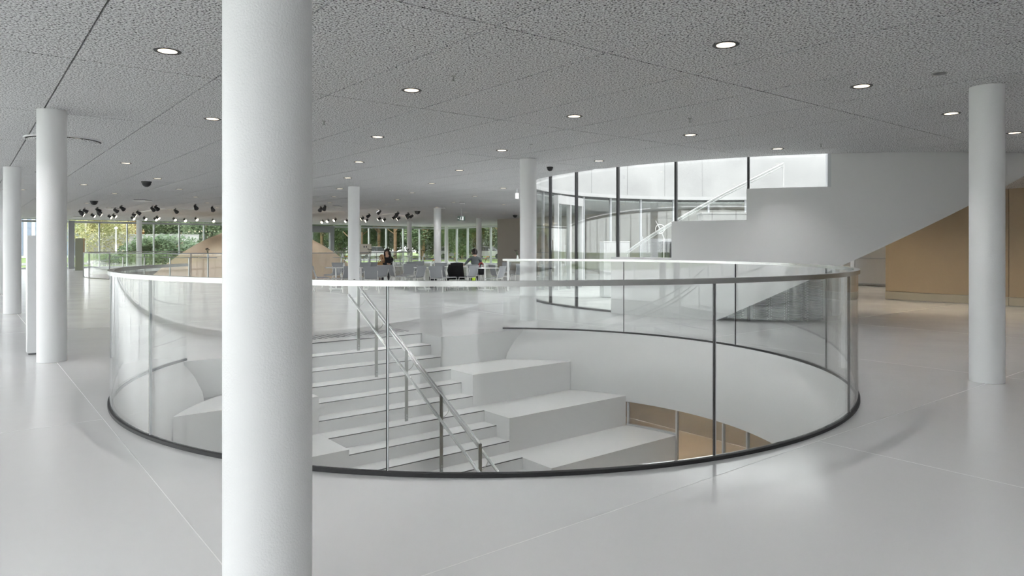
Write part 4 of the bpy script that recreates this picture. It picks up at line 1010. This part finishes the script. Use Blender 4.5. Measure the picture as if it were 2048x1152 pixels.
def seated(shirt, legs, shoe, arm_targets, lean=0.0, head_fwd=0.05, female=False, sleeve=True, hscale=1.0):
    """a person seated facing local +y, seat at z 0.45; returns joints and bones"""
    sw = 0.165 if female else 0.195
    J = {'pelvis': ((0, 0, 0.55), (0.155, 0.12)), 'waist': ((0, 0.02 + lean * 0.3, 0.74), (0.125, 0.10)), 'chest': ((0, 0.05 + lean * 0.7, 0.93), (0.15 if female else 0.17, 0.115)),
         'neckb': ((0, 0.06 + lean, 1.05), 0.075), 'neck': ((0, 0.07 + lean + head_fwd * 0.4, 1.12), 0.052), 'head': ((0, 0.09 + lean + head_fwd, 1.22), (0.085, 0.098)), 'crown': ((0, 0.08 + lean + head_fwd, 1.29), (0.065, 0.075))}
    B = [('pelvis', 'waist', shirt), ('waist', 'chest', shirt), ('chest', 'neckb', shirt), ('neckb', 'neck', M_skin), ('neck', 'head', M_skin), ('head', 'crown', M_skin)]
    for s, n_ in ((-1, 'l'), (1, 'r')):
        t_ = Vector(arm_targets[0 if s < 0 else 1]); sh = Vector((s * sw, 0.05 + lean * 0.9, 1.01))
        el = (sh + t_) / 2 + Vector((s * 0.06, -0.05, -0.09))
        J[n_ + 'sh'] = (tuple(sh), 0.062); J[n_ + 'el'] = (tuple(el), 0.043); J[n_ + 'wrist'] = (tuple(t_), 0.027)
        B += [('neckb', n_ + 'sh', shirt), (n_ + 'sh', n_ + 'el', shirt), (n_ + 'el', n_ + 'wrist', shirt if sleeve else M_skin)]
        hand_chain(J, B, n_, t_, (t_ - el), Vector((-s, 0.2, 0)), M_skin)
        J[n_ + 'hip'] = ((s * 0.09, 0.06, 0.53), 0.088); J[n_ + 'kn'] = ((s * 0.11, 0.43, 0.50), 0.060); J[n_ + 'an'] = ((s * 0.11, 0.40, 0.09), 0.040); J[n_ + 'toe'] = ((s * 0.12, 0.57, 0.035), 0.033)
        B += [('pelvis', n_ + 'hip', legs), (n_ + 'hip', n_ + 'kn', legs), (n_ + 'kn', n_ + 'an', legs), (n_ + 'an', n_ + 'toe', shoe)]
    return J, B
# man with his back to the camera, elbows on the table
pm = on_depth(951, 24.4)
J, B = seated(M_shirt, M_trs, M_trs, ((-0.36, 0.42, 0.80), (0.16, 0.42, 0.80)), 0.10, 0.06, sleeve=False)
body('person', pm, radians(12), J, B, None, 'person in grey t-shirt with short dark hair seated with back to the camera', M_hairb, False, (0, 0.25, 1.23), (-0.35, 1, -0.12))
# woman facing the camera, with a child on her lap
pw = on_depth(777, 26.2)
J, B = seated(M_jacket, M_trs, M_trs, ((-0.16, 0.36, 0.80), (0.20, 0.38, 0.82)), 0.06, 0.05, True)
body('person', pw, radians(180 - 6), J, B, None, 'person in black with long dark hair seated facing the camera with a child', M_hairb, True, (0, 0.20, 1.23), (0.05, 1, -0.25))
wc = empty('cafe_chair_seat_dummy') if False else None
place_copy(chair, uc, on_depth(777, 26.35), radians(174), 'grey cafe chair hidden under the woman in black', 'grey cafe chairs')
pc = on_depth(769, 25.75, 0.06)
J, B = seated(M_jacket, M_tights, M_pink, ((-0.10, 0.34, 0.82), (0.12, 0.34, 0.82)), 0.05, 0.04, True)
body('person', pc, radians(180 - 35), J, B, None, 'child in black top with light hair and pink shoes on the lap of the woman', M_hairbl, True, (0, 0.18, 1.23), (0.3, 1, -0.2), scale=0.80)
t = empty('fur_bag', on_depth(760.5, 25.4), 0.2, 'brown furry bag hanging beside the child', 'bag')
bm = bmesh.new(); bmesh.ops.create_uvsphere(bm, u_segments=16, v_segments=10, radius=0.13, matrix=Matrix.Translation((0, 0, 0.74)) @ Matrix.Diagonal((0.85, 0.7, 1.25, 1))); finish('pouch', bm, M_brown, t, smooth=True)
bm = bmesh.new(); tube(bm, [(-0.08, 0, 0.84), (-0.03, 0.02, 0.98), (0.05, 0.02, 0.98), (0.08, 0, 0.84)], 0.012, 6); finish('strap', bm, M_brown, t)
t = empty('drink_bottle', on_depth(786.5, 25.3, 0.747), 0, 'small white bottle on the table before the woman', 'bottle')
bm = bmesh.new(); lathe(bm, [(0, 0.001), (0.03, 0.001), (0.032, 0.12), (0.014, 0.16), (0.014, 0.18), (0, 0.18)], 14); finish('body', bm, M_table, t, smooth=40)
bm = bmesh.new(); lathe(bm, [(0, 0.18), (0.016, 0.18), (0.016, 0.20), (0, 0.20)], 12); finish('cap', bm, M_black, t, smooth=40)

# ---------------------------------------------------------------- stacked chairs under the court stair
M_dk = mat('graphite_chair_shell', (0.11, 0.11, 0.115), 0.5)
def make_stack_chair():
    t = empty('stacked_seat_shell'); t['category'] = 'seat'
    for sx in (-1, 1):
        bm = bmesh.new(); tube(bm, [(sx * 0.12, -0.10, 0.008), (sx * 0.13, 0.0, 0.03), (sx * 0.13, 0.20, 0.008)], 0.008, 6); finish('runner', bm, M_chairleg, t)
    for nm, rows in (('seat', [[(x, y, 0.035 + 0.9 * x * x) for x in (-0.15, -0.08, 0, 0.08, 0.15)] for y in (-0.10, 0.08, 0.24)]),
                     ('back_rim', [[(x, -0.11 - 0.02 * s + 0.9 * x * x, 0.045 + 0.02 * s + 0.9 * x * x) for x in (-0.15, -0.08, 0, 0.08, 0.15)] for s in (0.0, 0.5, 1.0)])):
        bm = bmesh.new(); vv = [[bm.verts.new(p) for p in r] for r in rows]
        for a, b in zip(vv, vv[1:]):
            for k in range(4): bm.faces.new((a[k], a[k + 1], b[k + 1], b[k]))
        bmesh.ops.recalc_face_normals(bm, faces=bm.faces); bmesh.ops.solidify(bm, geom=bm.faces[:], thickness=0.012); finish(nm, bm, M_dk, t, smooth=50)
    return t
sch = make_stack_chair(); us = []
STK = [(1470, 3, 'leftmost stack'), (1522, 8, 'second stack from the left'), (1556, 11, 'third stack from the left'), (1590, 14, 'fourth stack from the left'), (1628, 17, 'rightmost stack')]
for px, n, l in STK:
    p = kcyl(px, 6.98); rz_ = atan2(KC.y - p.y, KC.x - p.x) - pi / 2
    for k in range(n):
        place_copy(sch, us, p + Vector((0, 0, 0.001 + 0.05 * k)), rz_, f'seat shell {ord_(k)} up in the {l} under the court stair', 'stacked seats under the court stair')

# ---------------------------------------------------------------- left side: info pillar, monolith, sign panel
M_pl = mat('white_lacquer', (0.80, 0.81, 0.82), 0.3)
t = empty('info_pillar', on_depth(78, 9.45), radians(38), 'white slim box-shaped info pillar behind the left column', 'pillar')
bm = bmesh.new(); rbox(bm, (0, 0, 0.81), (0.28, 0.24, 1.58), 0, 0.006, 1); finish('body', bm, M_pl, t)
bm = bmesh.new(); rbox(bm, (0, 0, 0.012), (0.25, 0.21, 0.022), 0, 0.004, 1); finish('plinth', bm, M_darkframe, t)
M_wood = mat('warm_wood_side', (0.36, 0.22, 0.12), 0.6); M_olive = mat('olive_grey_board', (0.22, 0.23, 0.17), 0.6)
t = empty('display_monolith', on_depth(160, 41.5), 0.35, 'tall grey-green display board with wooden side by the far left glazing', 'board')
bm = bmesh.new(); rbox(bm, (-0.03, 0, 0.98), (0.42, 0.16, 1.94), 0, 0.01, 1); finish('face', bm, M_olive, t)
bm = bmesh.new(); rbox(bm, (0.21, 0, 0.98), (0.05, 0.18, 1.94), 0, 0.01, 1); finish('side', bm, M_wood, t)
bm = bmesh.new(); rbox(bm, (0, 0, 0.012), (0.6, 0.4, 0.02), 0, 0.004, 1); finish('foot', bm, M_grey, t)
M_paper = mat('cream_board', (0.70, 0.66, 0.58), 0.7)
t = empty('notice_panel', on_depth(731, 34.0), 0, 'cream notice panel standing behind the balustrade right of the column', 'sign')
bm = bmesh.new(); rbox(bm, (0, 0, 1.32), (0.58, 0.05, 0.50), 0, 0.008, 1); finish('board', bm, M_paper, t)
bm = bmesh.new(); box(bm, (-0.06, -0.028, 1.44), (0.06, 0.006, 0.09)); box(bm, (0.05, -0.028, 1.44), (0.05, 0.006, 0.09)); finish('print', bm, M_darkframe, t)
for x in (-0.22, 0.22):
    bm = bmesh.new(); box(bm, (x, 0, 0.55), (0.04, 0.04, 1.1)); finish('post', bm, M_grey, t)
# grey entrance portal in the far glazing
up_ = ray_u(652, VF + 0.5); t = tag(empty('door_3', W(up_ - 0.5, VF + 0.35), ROT), 'grey entrance portal in the far glazing right of the dome', kind='structure')
for x in (-1.05, 1.05):
    bm = bmesh.new(); box(bm, (x, 0, 1.5), (0.34, 0.36, 3.0)); finish('door_post', bm, M_grey, t)
bm = bmesh.new(); box(bm, (0, 0, 2.86), (2.44, 0.38, 0.5)); finish('door_head', bm, M_grey, t)
bm = bmesh.new(); box(bm, (0, 0, 1.3), (1.75, 0.03, 2.58)); finish('door_pane', bm, M_win, t)

# ---------------------------------------------------------------- outside
M_grass = mat('lawn', (0.10, 0.17, 0.035), 0.9, vary=((0.16, 0.22, 0.06), 0.6)); M_asph = mat('asphalt', (0.20, 0.20, 0.20), 0.9)
bm = bmesh.new(); big = [(-150, -60), (150, -60), (150, 180), (-150, 180)]; slab(bm, big, [outer], -0.03, -0.5)
tag(finish('ground', bm, M_grass), 'lawn around the building', kind='structure')
bm = bmesh.new(); box(bm, W(20, VF - 16, -0.02), (160, 9, 0.03), ROT); tag(finish('road', bm, M_asph), 'grey road beyond the lawn', kind='structure')
def leaf_mat(n, c1, c2): return mat(n, c1, 0.7, vary=(c2, 0.9))
L_dark = leaf_mat('dark_pine_leaves', (0.035, 0.075, 0.030), (0.07, 0.13, 0.045)); L_mid = leaf_mat('green_leaves', (0.075, 0.125, 0.055), (0.17, 0.22, 0.11)); L_yel = leaf_mat('yellow_autumn_leaves', (0.50, 0.43, 0.20), (0.36, 0.40, 0.20)); L_shr = leaf_mat('juniper_leaves', (0.045, 0.10, 0.035), (0.09, 0.15, 0.06)); L_rust = leaf_mat('rust_leaves', (0.36, 0.18, 0.08), (0.40, 0.28, 0.10))
M_bark = mat('orange_bark', (0.30, 0.19, 0.11), 0.9, vary=((0.40, 0.27, 0.16), 3)); M_birch = mat('pale_bark', (0.55, 0.53, 0.48), 0.8)
def crown_mesh(name, n, rx, rz, zc, seed, leaf=0.16, blobs=9):
    rnd = random.Random(seed); vs, fs = [], []
    cs_ = [(rnd.uniform(-rx, rx) * 0.65, rnd.uniform(-rx, rx) * 0.65, zc + rnd.uniform(-rz, rz) * 0.75, rnd.uniform(0.35, 0.6)) for _ in range(blobs)]
    for _ in range(n):
        cx, cy, cz, k = rnd.choice(cs_); d = Vector((rnd.gauss(0, 1), rnd.gauss(0, 1), rnd.gauss(0, 1))).normalized() * (rnd.random() ** 0.4)
        p = Vector((cx + d.x * rx * k, cy + d.y * rx * k, max(0.02, cz + d.z * rz * k)))
        a = Vector((rnd.gauss(0, 1), rnd.gauss(0, 1), rnd.gauss(0, 0.6))).normalized(); b = a.orthogonal().normalized(); s = leaf * rnd.uniform(0.6, 1.2); b0 = len(vs)
        vs += [p - a * s, p + b * s * 0.5, p + a * s, p - b * s * 0.5]; fs.append((b0, b0 + 1, b0 + 2, b0 + 3))
    me = bpy.data.meshes.new(name); me.from_pydata([tuple(v) for v in vs], [], fs); return me
def tree(proto, p, rz, s): pass
def make_tree(nm, crown, lm, bark, h, r, cat, branches=4, seed=0):
    t = empty(nm); t['category'] = cat
    o = bpy.data.objects.new('crown', crown); COL.objects.link(o); o.parent = t; crown.materials.append(lm); o['kind'] = 'stuff'
    if h:
        rnd = random.Random(seed); bm = bmesh.new(); tube(bm, [(0, 0, 0), (0.03, 0.02, h * 0.4), (-0.03, 0.05, h)], r, 9)
        for k in range(branches):
            a = rnd.uniform(0, 6.28); z = h * rnd.uniform(0.25, 0.8); tube(bm, [(0, 0, z), (0.5 * cos(a), 0.5 * sin(a), z + 0.35), (1.2 * cos(a), 1.2 * sin(a), z + 0.9)], r * 0.3, 6)
        finish('trunk', bm, bark, t, smooth=True)
    return t
P = {'pine': make_tree('pine_tree', crown_mesh('pine_crown', 3800, 2.6, 2.6, 6.2, 1, 0.24, 14), L_dark, M_bark, 6.5, 0.17, 'tree'),
     'leafy': make_tree('leafy_tree', crown_mesh('leafy_crown', 8000, 2.1, 2.3, 2.5, 2, 0.115, 22), L_mid, M_bark, 3.5, 0.10, 'tree'),
     'yellow': make_tree('birch_tree', crown_mesh('birch_crown', 3400, 1.9, 2.2, 2.6, 3, 0.085, 22), L_yel, M_birch, 3.8, 0.07, 'tree'),
     'shrub': make_tree('juniper_shrub', crown_mesh('shrub_crown', 5000, 1.7, 0.85, 0.8, 4, 0.10, 16), L_shr, M_bark, 0.6, 0.05, 'shrub'),
     'rust': make_tree('rust_tree', crown_mesh('rust_crown', 3600, 1.7, 2.0, 3.0, 5, 0.14, 12), L_rust, M_birch, 4.0, 0.08, 'tree')}
UT = {k: [] for k in P}
LBL = {'pine': ('tall pine with bare orange trunk outside the far glazing', 'pines outside'), 'leafy': ('dense green leafy tree outside the far glazing', 'green trees outside'), 'yellow': ('yellow autumn birch outside the far left glazing', 'yellow birches outside'),
       'shrub': ('low dark green juniper shrub outside the far left glazing', 'shrubs outside'), 'rust': ('rust coloured autumn tree outside the far left glazing', 'rust coloured trees outside')}
rnd = random.Random(12)
def put(kind, px, Y, s=1.0): 
    o = place_copy(P[kind], UT[kind], on_depth(px, Y, -0.03), rnd.uniform(0, 6.28), *LBL[kind]); o.scale = (s, s, s * rnd.uniform(0.9, 1.1)); return o
for px, Y, s in ((172, 56, 1.0), (205, 58, 1.1), (228, 60, 1.0), (188, 64, 1.2)): put('yellow', px, Y, s)
for px, Y, s, l in ((222, 66, 1.1, 'left rust coloured autumn tree behind the yellow birches'), (242, 68, 1.0, 'right rust coloured autumn tree behind the yellow birches')): put('rust', px, Y, s)['label'] = l
for px, Y, s in ((300, 53.5, 1.15), (325, 54, 1.3), (347, 55, 1.2), (283, 56, 0.9), (374, 57, 1.0), (245, 56, 0.6), (215, 53, 0.5)): put('shrub', px, Y, s)
for k in range(13): put('leafy', 240 + 19 * k + rnd.uniform(-6, 6), rnd.uniform(71, 82), rnd.uniform(1.0, 1.35))
for k in range(19): put('leafy', 630 + 21 * k + rnd.uniform(-7, 7), rnd.uniform(82, 98), rnd.uniform(1.1, 1.5))
for k in range(16): put('leafy', 640 + 25 * k + rnd.uniform(-9, 9), rnd.uniform(104, 118), rnd.uniform(1.5, 1.9))
for k in range(7): put('leafy', 232 + 34 * k + rnd.uniform(-9, 9), rnd.uniform(92, 104), rnd.uniform(1.5, 1.9))
for u_ in range(42, 74, 6):  # trees added beyond the right glazing so the far panes reflect foliage, not sky
    for v_ in range(-66, -6, 7):
        p_ = W(u_ + rnd.uniform(-2, 2), v_ + rnd.uniform(-2, 2))
        if u_ < 50 or v_ % 2: put('leafy', 1024 + FPX * p_.x / p_.y, p_.y, rnd.uniform(1.3, 1.8))
for k in range(13): put('pine', 645 + 28 * k + rnd.uniform(-7, 7), rnd.uniform(76, 92), rnd.uniform(0.9, 1.2))
# retaining wall, striped building, cars, lamp post
bm = bmesh.new(); box(bm, W(10, VB + 9.2, -0.015), (120, 18, 0.03), ROT); box(bm, W(UL - 9.2, -20, -0.015), (18, 120, 0.03), ROT); tag(finish('paving', bm, M_pave), 'unseen pale paving added outside the hall to brighten reflections in the rail', kind='structure')  # pale ground added out of view for bright reflections in the rail
t = empty('retaining_wall', W(18.6, VF - 13.6, -0.03), ROT, 'long light grey concrete retaining wall outside behind the shrubs', 'wall')
for k in range(3):
    bm = bmesh.new(); box(bm, (-9 + 3.0 * k, 0, 1.25), (2.97, 0.3, 2.5)); finish('wall_panel', bm, M_conc, t)
    bm = bmesh.new(); box(bm, (-9 + 3.0 * k, 0, 2.54), (2.99, 0.36, 0.08)); finish('coping', bm, M_conc2, t)
M_blue = mat('blue_grey_cladding', (0.22, 0.26, 0.36), 0.6)
t = empty('striped_building', on_depth(95, 95, -0.03), 0.35, 'far building clad in blue and white vertical stripes at left', 'building')
bm = bmesh.new(); box(bm, (0, 0, 4), (18, 6, 8)); finish('wall', bm, M_white, t)
me_f = None
for k in range(20):
    if me_f is None: bm = bmesh.new(); box(bm, (0, -3.1, 4.0), (0.42, 0.22, 7.4)); o = finish('fin', bm, M_blue, t); me_f = o.data
    else: o = bpy.data.objects.new('fin', me_f); COL.objects.link(o); o.parent = t
    o.location = (-8.5 + 0.9 * k, 0, 0)
bm = bmesh.new(); box(bm, (0, 0, 8.1), (18.3, 6.3, 0.3)); finish('roof', bm, M_grey, t)
M_rbk = mat('red_brown_brick', (0.33, 0.16, 0.10), 0.9)
t = empty('brick_house', on_depth(300, 125, -0.03), 0.2, 'red brown house far behind the autumn trees', 'building')
bm = bmesh.new(); box(bm, (0, 0, 4), (14, 8, 8)); finish('wall', bm, M_rbk, t)
for k in range(4):
    bm = bmesh.new(); box(bm, (-4.5 + 3 * k, -4.02, 4.6), (1.2, 0.12, 1.6)); f_ = finish('window', bm, M_white, t)
    bm = bmesh.new(); box(bm, (-4.5 + 3 * k, -4.09, 4.6), (1.0, 0.05, 1.4)); finish('pane', bm, M_darkframe, f_)
bm = bmesh.new(); prism(bm, [(-7.4, -4.4), (7.4, -4.4), (7.4, 4.4), (-7.4, 4.4)], 8.3, 8.0); finish('roof', bm, M_grey, t)
def make_car():
    t = empty('parked_car'); t['category'] = 'car'
    bm = bmesh.new(); prof = [(-2.1, 0.35), (2.1, 0.35), (2.15, 0.65), (2.0, 0.85), (1.1, 0.95), (-1.8, 0.98), (-2.12, 0.85), (-2.15, 0.6)]
    a = [bm.verts.new((x, -0.85, z)) for x, z in prof]; b = [bm.verts.new((x, 0.85, z)) for x, z in prof]; bm.faces.new(a); bm.faces.new(b[::-1])
    for k in range(len(prof)): bm.faces.new((a[k], a[(k + 1) % 8], b[(k + 1) % 8], b[k]))
    bmesh.ops.bevel(bm, geom=bm.edges[:], offset=0.05, segments=2, affect='EDGES'); finish('body', bm, M_table, t, smooth=40)
    bm = bmesh.new(); prof = [(-1.6, 0.96), (1.1, 0.94), (0.45, 1.42), (-1.15, 1.45)]
    a = [bm.verts.new((x, -0.74, z)) for x, z in prof]; b = [bm.verts.new((x, 0.74, z)) for x, z in prof]; bm.faces.new(a); bm.faces.new(b[::-1])
    for k in range(4): bm.faces.new((a[k], a[(k + 1) % 4], b[(k + 1) % 4], b[k]))
    finish('cabin_glass', bm, M_darkframe, t)
    bm = bmesh.new(); box(bm, (-0.35, 0, 1.45), (1.65, 1.45, 0.04)); finish('roof', bm, M_table, t)
    for x in (-1.3, 1.3):
        for y in (-0.82, 0.82):
            bm = bmesh.new(); cyl(bm, (x, y - 0.1, 0.32), (x, y + 0.1, 0.32), 0.32, n=18); finish('wheel', bm, M_black, t)
    return t
car = make_car(); ucar = []
for px, Y, rz, l in ((752, 84, 0.5, 'white car parked outside behind the woman'), (905, 84, 0.3, 'white car parked outside right of the cafe column'), (978, 84, -0.2, 'white car parked outside left of the warm grey wall')):
    place_copy(car, ucar, on_depth(px, Y, -0.03), rz, l, 'cars parked outside')
t = empty('lamp_post', on_depth(232, 56, -0.03), 0, 'white slender lamp post outside the far left glazing', 'lamp post')
bm = bmesh.new(); cyl(bm, (0, 0, 0), (0, 0, 1.6), 0.07, n=12); finish('lower_post', bm, M_white, t, smooth=40)
bm = bmesh.new(); cyl(bm, (0, 0, 1.6), (0, 0, 2.9), 0.045, n=12); finish('upper_post', bm, M_white, t, smooth=40)
bm = bmesh.new(); lathe(bm, [(0, 2.9), (0.12, 2.9), (0.13, 3.0), (0, 3.1)], 16); finish('lamp_head', bm, M_white, t, smooth=40)
